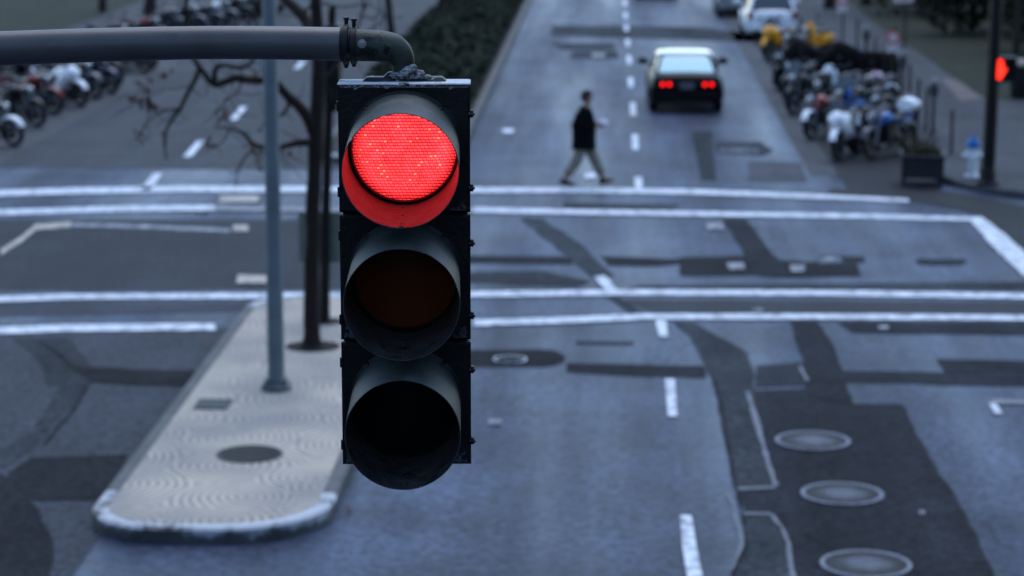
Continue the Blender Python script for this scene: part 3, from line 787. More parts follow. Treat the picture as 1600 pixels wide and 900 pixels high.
MB().box((0.0, -0.093, 1.0), (0.10, 0.02, 0.2)).build("access_cover", GALV, lp, bevel=.004)

def bark_tube(mb, pts, rads, n=9, wob=0.0, seed=0):
    cmx = []
    P = [Vector(p) for p in pts]
    for i in range(len(P)-1):
        p0, p1, p2, p3 = P[max(i-1, 0)], P[i], P[i+1], P[min(i+2, len(P)-1)]
        for j in range(5):
            t = j/5
            q = 0.5*((2*p1)+(-p0+p2)*t+(2*p0-5*p1+4*p2-p3)*t*t+(-p0+3*p1-3*p2+p3)*t**3)
            q = q+noise.noise_vector(q*2.2+Vector((seed, 0, 0)))*wob
            cmx.append((q, (rads[i]*(1-t)+rads[i+1]*t)*(1+0.12*noise.noise(q*5))))
    cmx.append((P[-1], rads[-1]))
    mb.tube([c[0] for c in cmx], [c[1] for c in cmx], n)
    return cmx
# the near-bare street tree
YT = W(487, 541, .16).y
tb = W(487, 541, 0.155)
tree = thing("street_tree", "almost bare dark street tree with twisting low branches growing on the paved island", "tree", tb)
def TP(px, py, dy=0.0): return V(px, py, YT+dy)-tb
tr = MB()
bark_tube(tr, [TP(487, 541), TP(487, 520), TP(486, 440), TP(489, 340), TP(493, 240), TP(497, 150), TP(497, 60), TP(494, -40), TP(496, -200), TP(489, -330)],
          [.16, .11, .10, .098, .095, .092, .08, .07, .06, .045], 12, .02)
tr.build("trunk", BARK, tree)
br = MB(); brs = []
def branch(pts, rads, **k): brs.extend(bark_tube(br, [TP(*p) for p in pts], rads, 7, .05, len(brs)))
branch([(492, 205, 0), (476, 178, -.2), (452, 150, -.4), (430, 128, -.6), (390, 126, -.7), (368, 123, -.7), (335, 130, -.8), (318, 112, -.8), (300, 80, -.9), (290, 30, -1.1), (300, -60, -1.2)], [.085, .07, .062, .055, .05, .05, .045, .035, .03, .025, .015])
branch([(335, 130, -.8), (345, 104, -.9), (380, 106, -1.0), (400, 84, -1.1), (404, 20, -1.3)], [.04, .03, .025, .02, .012])
branch([(308, 108, -.8), (298, 140, -.9), (282, 172, -1), (266, 196, -1), (258, 222, -1.1), (262, 250, -1.1)], [.035, .03, .024, .02, .015, .006])
branch([(284, 168, -1), (262, 172, -1.1), (244, 176, -1.2), (226, 160, -1.3), (206, 158, -1.3)], [.018, .014, .01, .008, .004])
branch([(232, 165, -1.3), (228, 140, -1.3), (214, 128, -1.3)], [.008, .006, .003])
branch([(490, 226, 0), (462, 222, -.2), (432, 228, -.4), (404, 228, -.6), (380, 208, -.7), (356, 198, -.8), (334, 196, -.9)], [.055, .045, .036, .028, .022, .014, .006])
branch([(404, 228, -.6), (386, 240, -.8), (374, 262, -.9), (368, 296, -1)], [.02, .015, .01, .004])
branch([(360, 200, -.8), (352, 222, -.9), (330, 232, -.9), (310, 218, -1)], [.012, .009, .006, .003])
branch([(452, 150, -.4), (446, 176, -.5), (430, 186, -.5), (424, 214, -.6), (438, 236, -.7)], [.022, .016, .012, .009, .004])
branch([(380, 126, -.7), (370, 146, -.8), (352, 158, -.9), (356, 190, -.9)], [.014, .011, .008, .004])
branch([(496, 80, 0), (480, 40, .3), (470, 22, .4), (452, 6, .5), (430, -8, .6), (400, -10, .7), (370, -30, .8)], [.075, .07, .07, .065, .055, .045, .03])
branch([(497, 130, 0), (520, 110, .1), (552, 60, .3), (566, 10, .4), (560, -60, .5)], [.03, .022, .018, .014, .01])
branch([(552, 60, .3), (575, 50, .5), (598, 28, .7), (592, 0, .8), (602, -40, .8)], [.014, .012, .010, .009, .006])
branch([(470, 22, .4), (490, 6, .3), (530, 12, .1), (570, 8, 0), (600, 22, -.1)], [.02, .016, .012, .009, .005])
branch([(494, -40, 0), (450, -90, -.5), (380, -140, -1), (300, -170, -1.5)], [.05, .04, .03, .02])
branch([(495, -60, 0), (560, -140, .5), (640, -210, 1), (700, -250, 1.3)], [.05, .04, .03, .02])
for k in range(120):                                      # fine twigs
    q, r_ = rnd.choice([c for c in brs if c[1] < .06])
    d = Vector((rnd.gauss(0, 1), rnd.gauss(0, .6), rnd.gauss(-.1, .8))).normalized()
    L_ = rnd.uniform(.15, .5); p1 = q+d*L_*.5+Vector((0, 0, rnd.uniform(-.06, .06))); p2 = p1+(d+Vector((rnd.gauss(0, .5), 0, rnd.gauss(0, .5))))*L_*.5
    br.tube([q, p1, p2], [.008, .006, .003], 5)
br.build("branches", BARK, tree)
lf = MB()
LEAFC = [(225, 150), (216, 156), (232, 166), (240, 168), (222, 216), (219, 210), (386, 222), (404, 232), (312, 334), (350, 182), (420, 200), (402, 250), (438, 236), (330, 226), (262, 118), (228, 128), (395, 120)]
for (px, py) in LEAFC:
    for k in range(rnd.randint(5, 11)):
        c = TP(px+rnd.gauss(0, 6), py+rnd.gauss(0, 5), -1+rnd.gauss(0, .15))
        s_ = rnd.uniform(.025, .05); M_ = T(c) @ Euler((rnd.uniform(0, 6), rnd.uniform(0, 6), rnd.uniform(0, 6))).to_matrix().to_4x4()
        lf.add([(-s_, 0, 0), (0, -s_*.6, .01), (s_, 0, 0), (0, s_*.6, .01)], [(0, 1, 2, 3)], M_)
lf.build("leaves", mat("russet_leaves", (0.085, 0.030, 0.016), .8, var=.5, scale=9), tree, smooth=0, fixn=False)
so = struct(MB().lathe([(0.001, 0.003), (0.30, 0.004), (0.36, 0)], 20, T(W(489, 541, .155))).build("tree_pit", mat("pit_soil", (0.02, 0.017, 0.014), .95, var=.4), smooth=20))
struct(MB().lathe([(0.001, 0.003), (0.22, 0.004), (0.26, 0)], 20, T(W(507, 502, .155))).build("tree_pit", MATS["pit_soil"], smooth=20))

# signal post behind the tree, seen side on, with the plain back of a sign
sb = W(507, 502, .155); YP = sb.y
sp_ = thing("signal_post", "slim dark post behind the bare tree with black signal head and grey-green sign back", "signal post", sb)
def SP(px, py, dy=0): return V(px, py, YP+dy)-sb
MB().tube([SP(507, 502), SP(509, 330), SP(516, 100), SP(519, 10)], [.075, .065, .06, .055], 12).build("pole", BLACK_PLASTIC, sp_)
hd = SP(521, 100)
MB().box(hd, (0.20, 0.34, 1.05)).build("signal_head", HB, sp_, bevel=.02)
for dz in (.35, 0, -.35):
    MB().tube([hd+Vector((0, .17, dz)), hd+Vector((0, .42, dz-.02))], .13, 16, cap=False).build("visor", BLACK_PLASTIC, sp_)
MB().box(hd+Vector((0, 0, -.56)), (0.08, 0.10, 0.14)).build("bracket", BLACK_PLASTIC, sp_)
mcx = (SP(466, 372)+SP(531, 372))/2
MB().box(mcx+Vector((0.02, 0.09, 0)), ((SP(531, 372)-SP(466, 372)).x+.05, 0.03, (SP(500, 331)-SP(500, 411)).z)).build("sign_back", mat("sign_back_grey_green", (0.17, 0.20, 0.17), .65, .2, var=.15, scale=5), sp_, bevel=.008)

# ------------------------------------------------------------------ manholes and covers
def iron_cover(name, label, px, py, dpx, m1, m2, z=0.012, group=None, rings=True):
    c = W(px, py, z); r = (W(px+dpx/2, py, z)-W(px-dpx/2, py, z)).length/2
    t = thing(name, label, "manhole cover", c, 0, group)
    MB().lathe([(r*.90, 0), (r*.90, .012), (r*.99, .014), (r, .010), (r, 0)], 40, close=True).build("frame_ring", m1, t, smooth=30)
    lid = MB().lathe([(.001, .012), (r*.885, .012), (r*.895, .004)], 40)
    lo_ = lid.build("lid", m2, t, smooth=30)
    return t
MHW = mat("manhole_worn_bright", (0.17, 0.19, 0.23), .6, 0, var=.35, scale=18)
def lid_mat(name, c0, c1, rr):
    # cast lid: rings of raised studs worn bright against a dirty ground
    m = bpy.data.materials.new(name); m.use_nodes = True; nt = m.node_tree; N = nt.nodes; L = nt.links; b = N["Principled BSDF"]
    tc = N.new("ShaderNodeTexCoord"); sp = N.new("ShaderNodeSeparateXYZ"); L.new(tc.outputs["Object"], sp.inputs[0])
    def M(op, *a):
        q = N.new("ShaderNodeMath"); q.operation = op
        for i_, x in enumerate(a):
            if isinstance(x, (int, float)): q.inputs[i_].default_value = x
            else: L.new(x, q.inputs[i_])
        return q.outputs[0]
    X, Y = sp.outputs["X"], sp.outputs["Y"]
    rad_ = M('SQRT', M('ADD', M('MULTIPLY', X, X), M('MULTIPLY', Y, Y)))
    ang = M('ARCTAN2', Y, X)
    ring = M('SINE', M('MULTIPLY', rad_, 2*PI/(rr*.13)))
    spoke = M('SINE', M('MULTIPLY', ang, 32))
    nz = N.new("ShaderNodeTexNoise"); nz.inputs["Scale"].default_value = 7; nz.inputs["Detail"].default_value = 6; L.new(tc.outputs["Object"], nz.inputs["Vector"])
    cen = M('SUBTRACT', 1.0, M('MULTIPLY', rad_, 1/(rr*.62)))
    f = M('ADD', M('MULTIPLY', M('MULTIPLY', ring, spoke), .32), M('ADD', M('MULTIPLY', cen, .62), M('MULTIPLY', nz.outputs["Fac"], .50)))
    r_ = N.new("ShaderNodeValToRGB"); r_.color_ramp.elements[0].position = .25; r_.color_ramp.elements[1].position = .95
    r_.color_ramp.elements[0].color = (*c0, 1); r_.color_ramp.elements[1].color = (*c1, 1)
    L.new(f, r_.inputs["Fac"]); L.new(r_.outputs["Color"], b.inputs["Base Color"]); b.inputs["Roughness"].default_value = .6
    b.inputs["Specular IOR Level"].default_value = .12
    bp = N.new("ShaderNodeBump"); bp.inputs["Distance"].default_value = .006; L.new(M('MULTIPLY', ring, spoke), bp.inputs["Height"]); L.new(bp.outputs["Normal"], b.inputs["Normal"])
    return m
MHD = lid_mat("manhole_lid", (.008, .009, .011), (.24, .27, .33), .42)
MHD2 = lid_mat("manhole_lid_dark", (.006, .006, .007), (.022, .021, .022), .42)
iron_cover("manhole_cover", "farthest of three worn round manhole covers in the dark asphalt patch", 1270, 689, 118, MHW, MHD)
iron_cover("manhole_cover", "middle one of three worn round manhole covers in the dark asphalt patch", 1316, 772, 130, MHW, MHD)
iron_cover("manhole_cover", "nearest of three worn round manhole covers, at the bottom edge of the dark patch", 1353, 882, 144, MHW, MHD)
iron_cover("manhole_cover", "dark iron round manhole cover set into the pale paved island", 390, 710, 104, DARKSTEEL, MHD2, z=.156)
iron_cover("manhole_cover", "small pale-rimmed round cover in a black asphalt strip right of the traffic light", 797, 562, 52, WHITE, PATCH3, z=.008, rings=False)
iron_cover("manhole_cover", "dark round manhole cover in the lane between the hedge median and the black car", 1155, 236, 60, MHW, MHD, z=.006)
hb = W(333, 632, .155)
hh = thing("utility_cover", "small dark rectangular utility cover in the island paving left of the lamp post", "utility cover", hb)
MB().box((0, 0, .003), (.40, .50, .012)).build("frame", DARKSTEEL, hh); MB().box((0, 0, .010), (.35, .45, .006)).build("lid", mat("cover_green_grey", (.06, .07, .065), .7, var=.3), hh)

# ------------------------------------------------------------------ vegetation
def leafy(mb, n, fn, size=(.05, .1)):
    for _ in range(n):
        c, nrm = fn(); s_ = rnd.uniform(*size)
        e = Vector((rnd.gauss(0, 1), rnd.gauss(0, 1), rnd.gauss(0, 1))).normalized()
        nn = (nrm+e*.9).normalized(); a = nn.orthogonal().normalized(); b = nn.cross(a)
        t = rnd.uniform(0, 6.28); a, b = a*math.cos(t)+b*math.sin(t), b*math.cos(t)-a*math.sin(t)
        mb.add([c-a*s_, c-b*s_*.5, c+a*s_, c+b*s_*.5], [(0, 1, 2, 3)])
def leafmat(name, c0, c1):
    m = bpy.data.materials.new(name); m.use_nodes = True; nt = m.node_tree; N = nt.nodes; L = nt.links; b = N["Principled BSDF"]
    g = N.new("ShaderNodeNewGeometry"); n = N.new("ShaderNodeTexNoise"); n.inputs["Scale"].default_value = .8; n.inputs["Detail"].default_value = 5
    L.new(g.outputs["Position"], n.inputs["Vector"])
    ad = N.new("ShaderNodeMath"); ad.operation = 'MULTIPLY_ADD'; L.new(g.outputs["Random Per Island"], ad.inputs[0]); ad.inputs[1].default_value = .35; L.new(n.outputs["Fac"], ad.inputs[2])
    r = N.new("ShaderNodeValToRGB"); r.color_ramp.elements[0].position = .4; r.color_ramp.elements[1].position = .95
    r.color_ramp.elements[0].color = (*c0, 1); r.color_ramp.elements[1].color = (*c1, 1)
    L.new(ad.outputs[0], r.inputs["Fac"]); L.new(r.outputs["Color"], b.inputs["Base Color"]); b.inputs["Roughness"].default_value = .7; b.inputs["Specular IOR Level"].default_value = .1
    return m
HEDGE = leafmat("hedge_leaves", (.004, .008, .004), (.014, .028, .012))
SHRUB = leafmat("shrub_leaves", (.003, .005, .003), (.012, .018, .009))
WOOD = mat("twig_wood", (.03, .022, .016), .9)
def hedge(x0, x1, y0, y1, h, label, n):
    t = thing("hedge", label, "hedge", ((x0+x1)/2, y0, .15))
    cx = (x0+x1)/2
    hw = (x1-x0)/2
    def H(x, y): return h*(1+.35*noise.noise(Vector((x*.9, y*.5, 3))))*(1-max(0, abs(x)/hw-.6)*1.1)*min(1, (y-y0+.4)/1.0)
    def fn():
        while True:
            x = rnd.uniform(-hw, hw); y = rnd.triangular(y0, y1, y0+6)
            hh_ = H(x, y); z = hh_*rnd.uniform(.35, 1.02)
            if rnd.random() < .25: z = hh_*rnd.random(); x = math.copysign(hw*rnd.uniform(.9, 1.02), x)
            if z > 0: return Vector((x+rnd.gauss(0, .04), y-y0, z)), Vector((x*.6, 0, 1))
    mb = MB(); leafy(mb, n, fn, (.06, .12)); mb.build("foliage", HEDGE, t, smooth=0, fixn=False)
    # woody core that the leaves grow on
    core = MB(); rings = []
    k = 40
    for j in range(k+1):
        y = y0+.3+(y1-y0-.3)*j/k; hh_ = H(0, y)*.78
        rings.append([(-hw*.85, y-y0, 0), (-hw*.8, y-y0, hh_*.7), (-hw*.4, y-y0, hh_), (hw*.4, y-y0, hh_), (hw*.8, y-y0, hh_*.7), (hw*.85, y-y0, 0)])
    core.loft(rings); core.build("stems", mat("hedge_stems", (.012, .014, .009), .95, var=.4, scale=6), t)
hedge(XM0+.3, XM1-.35, 52.5, 112, .75, "low dark green hedge filling the median behind the traffic light", 42000)

def shrub(x, y, rx, ry, h, label, n, group=None, z=.14, m=None):
    t = thing("shrub", label, "shrub", (x, y, z), 0, group)
    sd_ = rnd.uniform(0, 50)
    lobes = [(Vector((rnd.uniform(-.6, .6)*rx, rnd.uniform(-.6, .6)*ry, h*rnd.uniform(.35, .72))), rnd.uniform(.32, .55)) for _ in range(9)]
    def fn():
        l, s_ = rnd.choice(lobes); d = Vector((rnd.gauss(0, 1), rnd.gauss(0, 1), rnd.gauss(0, 1))).normalized()
        rr = rnd.uniform(.75, 1.05)*(1+.25*noise.noise(d*3+l))
        p = l+Vector((d.x*rx*s_, d.y*ry*s_, d.z*h*s_*.8))*rr; p.z = max(.03, p.z); return p, d
    mb = MB(); leafy(mb, n, fn, (.07, .15)); mb.build("foliage", m or SHRUB, t, smooth=0, fixn=False)
    st = MB()
    for l, s_ in lobes: st.tube([(0, 0, 0), (l.x*.4, l.y*.4, l.z*.5), tuple(l)], [.05, .035, .02], 6)
    st.build("stems", WOOD, t)
i = 0
BG = [(11.6, 79), (13.2, 72), (15.6, 68.5), (18.2, 67), (21, 66.5), (14.5, 77), (17.5, 74), (20.8, 72.5), (11.4, 87), (14.2, 86), (17.6, 82), (21.5, 80), (11.2, 96), (14.2, 95), (17.8, 91), (11, 106), (14.2, 105), (11, 118)]
pos = ["rightmost near the lit hand signal", "behind the black signal pole", "at the far right edge of the lawn", "left end beside the park pavement"]
for (x, y) in BG:
    shrub(x, y, 2.5, 2.6, 3.0+rnd.uniform(-.4, .6), "tall dark evergreen shrub in the unlit thicket at the back of the right-hand lawn", 4200, "dark evergreen shrubs behind the right-hand lawn", m=SHRUB)

def trunk_tree(px, py, z, wpx, label, lean=0.0, hgt=6.5, group=None):
    b = W(px, py, z); sc = (W(px+1, py, z)-W(px, py, z)).length
    t = thing("street_tree", label, "tree", b, 0, group)
    r = wpx*sc/2; mb = MB()
    ps = [(0, 0, -.02), (lean*.1, 0, .5), (lean*.5, .1, 2), (lean, 0, 4), (lean*1.3, 0, hgt)]
    bark_tube(mb, ps, [r*1.35, r, r*.92, r*.8, r*.5], 10, .04, px)
    mb.build("trunk", BARK, t)
    cr = MB()
    for k in range(9):
        a = rnd.uniform(0, 6.28); zz = rnd.uniform(.5, 1)*hgt
        p0 = Vector((lean*zz/hgt, 0, zz)); p1 = p0+Vector((math.cos(a), math.sin(a), .5))*1.2; p2 = p1+Vector((math.cos(a+.5), math.sin(a+.5), .8))*1.1
        bark_tube(cr, [p0, p1, p2], [r*.4, r*.25, .015], 6, .06, k)
    cr.build("crown", BARK, t)
trunk_tree(232, 62, .14, 20, "thick dark tree trunk rising from the left lawn behind the parked motorcycles", lean=.3)
trunk_tree(160, 18, .14, 12, "slim tree trunk on the left lawn partly above the mast arm", lean=.2)
trunk_tree(612, 66, .14, 12, "thin leaning bare tree at the far edge of the hedge median above the elbow", lean=-.4)
trunk_tree(690, 36, .14, 10, "thin straight bare trunk rising from the hedge median right of the elbow", lean=0.05)
trunk_tree(1352, 8, .14, 14, "dark tree trunk by the right pavement beside the dark thicket", lean=.1)
trunk_tree(1296, 12, .14, 16, "dark tree trunk at the top right between parked cars and pavement", lean=-.1)

# ------------------------------------------------------------------ cars
def wheel(t, c, r, w, name="wheel"):
    M_ = T(c) @ AX_X
    o = MB().lathe([(r*.62, -w/2), (r*.95, -w/2), (r, -w*.38), (r, w*.38), (r*.95, w/2), (r*.62, w/2)], 28, M_, close=True).build(name, RUBBER, t, smooth=40)
    rim = MB().lathe([(r*.63, -w*.40), (r*.58, -w*.3), (r*.58, w*.3), (r*.63, w*.40)], 28, M_, close=True)
    for k in range(5):
        a = 2*PI*k/5
        rim.box((0, r*.3*math.cos(a), r*.3*math.sin(a)), (w*.5, r*.12, r*.62), rot=(-a+0, 0, 0), M=T(c))
    rim.lathe([(.0001, -w*.3), (r*.14, -w*.3), (r*.14, w*.3), (.0001, w*.3)], 14, M_)
    rim.build("rim", STEEL, o, smooth=40)
    return o
TAILR = mat("tail_lamp_lit", (.3, .005, .005), .3, emit=(1.0, 0.006, 0.004), estr=1.5)
TAILD = mat("tail_lamp_unlit", (.18, .008, .008), .2)
SKYGLASS = mat("sky_tinted_window_glass", (0.10, 0.20, 0.27), 0.08, 0.6, var=0.05)  # blue in the glass colour stands for the sky it reflects
def car(name, label, cat, loc, rz, paint_m, L, Wd, H, belt, roof, lit=False, hatch=False, round_lamps=False):
    """roof = (rear glass base y, roof rear y, roof front y, windscreen base y) measured from the rear"""
    t = thing(name, label, cat, loc, rz)
    w = Wd/2
    def sec(y, ww, zlo, zt, crown=.03):
        return [(-ww*.9, y, zlo), (-ww*.985, y, zlo+.10), (-ww, y, zlo+(zt-zlo)*.55), (-ww*.955, y, zt-.12), (-ww*.86, y, zt-.02), (-ww*.5, y, zt+crown*.7), (0, y, zt+crown),
                (ww*.5, y, zt+crown*.7), (ww*.86, y, zt-.02), (ww*.955, y, zt-.12), (ww, y, zt-(zt-zlo)*.45), (ww*.985, y, zlo+.10), (ww*.9, y, zlo)]
    rb = roof[0]
    S_ = [(0.0, w*.80, .36, belt-.14), (0.04, w*.90, .28, belt-.06), (0.16, w*.96, .22, belt), (.5, w*.99, .20, belt+.015), (1.2, w, .18, belt+.01), (2.2, w*.985, .18, belt-.01), (3.2, w*.985, .18, belt-.04),
          (L-.9, w*.97, .19, belt-.12), (L-.35, w*.92, .20, belt-.2), (L-.08, w*.80, .24, belt-.3), (L, w*.70, .32, belt-.38)]
    body = MB().loft([sec(*s) for s in S_]).build("body", paint_m, t, smooth=45)
    # cabin: glass band closed by a painted roof and pillars
    zr = H-.05
    gl = MB()
    b0 = [(-w*.76, roof[0]), (w*.76, roof[0]), (w*.86, roof[0]+.45), (w*.86, roof[3]-.5), (w*.76, roof[3]), (-w*.76, roof[3]), (-w*.86, roof[3]-.5), (-w*.86, roof[0]+.45)]
    b1 = [(-w*.65, roof[1]), (w*.65, roof[1]), (w*.74, roof[1]+.25), (w*.74, roof[2]-.25), (w*.65, roof[2]), (-w*.65, roof[2]), (-w*.74, roof[2]-.25), (-w*.74, roof[1]+.25)]
    gl.loft([[(p[0], p[1], belt-.02) for p in b0], [((p[0]*.35+q[0]*.65), p[1]*.4+q[1]*.6, belt+(zr-belt)*.62) for p, q in zip(b0, b1)], [(p[0], p[1], zr) for p in b1]])
    gl.build("windows", GLASSDK, t, smooth=30)
    if round_lamps:
        rw = []
        for xx, yy, zz in ((.74, roof[0]+.02, belt+.01), (.655, roof[0]*.4+roof[1]*.6, belt+(zr-belt)*.62), (.60, roof[1]-.06, zr-.045)):
            rw.append([(-w*xx, yy-.02, zz+.02), (w*xx, yy-.02, zz+.02), (w*xx, yy-.008, zz+.008), (-w*xx, yy-.008, zz+.008)])
        MB().loft(rw).build("rear_window", SKYGLASS, t, smooth=30)
    rf = MB()
    cen = Vector((0, (roof[1]+roof[2])/2))
    def rg2(k, z): return [(p[0]*k, cen.y+(p[1]-cen.y)*k, z) for p in b1]
    rf.loft([rg2(1.05, zr-.035), rg2(1.03, zr-.005), rg2(.90, zr+.028), rg2(.7, zr+.046), rg2(.4, zr+.058)])
    rf.build("roof", BLKROOF_P if round_lamps else paint_m, t, smooth=50)
    for sx in (-1, 1):
        MB().tube([(sx*w*.81, roof[0]+.04, belt-.02), (sx*w*.70, roof[0]*.42+roof[1]*.58+.02, belt+(zr-belt)*.6), (sx*w*.61, roof[1]+.0, zr)], [.055, .045, .04], 8).build("pillar", BLACK_PLASTIC if round_lamps else paint_m, t)
        MB().tube([(sx*w*.79, roof[3]-.02, belt-.03), (sx*w*.60, roof[2], zr)], [.04, .035], 8).build("pillar", BLACK_PLASTIC if round_lamps else paint_m, t)
        MB().tube([(sx*w*.93, (roof[0]+roof[3])/2, belt-.02), (sx*w*.79, (roof[0]+roof[3])/2, belt+(zr-belt)*.62), (sx*w*.705, (roof[0]+roof[3])/2, zr)], [.035, .03, .03], 8).build("pillar", BLACK_PLASTIC if round_lamps else paint_m, t)
        mr_ = MB().ell((sx*(w+.10), roof[3]-.35, belt+.07), (.14, .08, .09)).tube([(sx*w*.9, roof[3]-.33, belt), (sx*(w+.06), roof[3]-.35, belt+.04)], .025, 8)
        mr_.build("wing_mirror", paint_m if hatch else BLACK_PLASTIC, t)
        lm2 = TAILR if lit else TAILD
        if round_lamps:
            for dx in (.44, .62):
                MB().lathe([(.0001, -.015), (.032, -.012), (.042, 0), (.042, .05)], 18, T((sx*w*(dx+.03)+0, .0+.0, belt-.20)) @ AX_Y).build("tail_lamp", lm2, t)
        else:
            MB().box((sx*w*.82, .03, belt-.16), (.17, .08, .22)).build("tail_lamp", lm2, t, bevel=.02)
        for yy in (.80, L-.85):
            wheel(t, (sx*(w-.12), yy, .315), .315, .20)
            MB().tube([(sx*(w-.03), yy+.37*math.cos(a_), .315+.37*math.sin(a_)) for a_ in [PI*k/12 for k in range(13)]], .03, 6).build("wheel_arch", BLACK_PLASTIC if not hatch else paint_m, t)
    MB().box((0, -.012, .40), (Wd*.80, .10, .17)).build("bumper", paint_m, t, bevel=.04)
    MB().box((0, .0, .285), (Wd*.66, .12, .10)).build("diffuser", BLACK_PLASTIC, t, bevel=.02)
    MB().box((0, -.022, belt-.235 if not hatch else belt-.30), (.33, .02, .16)).build("number_plate", mat("number_plate", (.10, .10, .11), .5, var=.3, scale=25), t, bevel=.004)
    for sx in (-1, 1):
        MB().tube([(sx*w*.55, -.05, .27), (sx*w*.55, .2, .27)], .04, 12).build("exhaust_tip", STEEL, t)
    return t
BLKP = mat("black_car_paint", (.002, .002, .0025), .32, var=.1, spec=.12)
BLKROOF_P = mat("black_roof_gloss", (.004, .004, .005), .10, var=.1, spec=.5, coat=1)
BLKROOF = BLKP
SILV = mat("white_car_paint", (.72, .74, .77), .3, var=.04, coat=1)
DARKP = mat("dark_car_paint", (.008, .008, .010), .2, var=.1, coat=1)
cb = W(1073, 178)
car("car", "black coupe with lit red tail lamps driving away in the right lane", "car", (cb.x, cb.y, 0), R(.5), BLKP, 4.3, 1.78, 1.32, .90, (.55, 1.35, 2.55, 3.35), lit=True, round_lamps=True)
# chrome trim glint of the coupe's rear left corner
cb = W(1206, 64)
car("car", "white hatchback parked at the right kerb behind the yellow motorcycle", "car", (cb.x, cb.y, 0), 0, SILV, 4.2, 1.70, 1.50, .95, (.10, .55, 2.7, 3.5), hatch=True)
cb = W(1163, 28)
car("car", "dark car parked at the right kerb ahead of the white hatchback", "car", (cb.x-.1, cb.y, 0), 0, mat("two_tone_silver", (.20, .21, .23), .25, .3, var=.1, coat=1), 4.4, 1.72, 1.42, .92, (.5, 1.1, 2.7, 3.6))
cb = W(1026, -2)
car("car", "dark car far up the right lane at the top edge of the picture", "car", (cb.x, cb.y, 0), 0, DARKP, 4.4, 1.75, 1.42, .92, (.5, 1.1, 2.7, 3.6))
cb = W(398, 28)
car("car", "dark car parked beyond the left-hand motorcycles, cut by the top edge", "car", (cb.x-.3, cb.y, 0), 0, DARKP, 4.4, 1.75, 1.42, .92, (.5, 1.1, 2.7, 3.6))

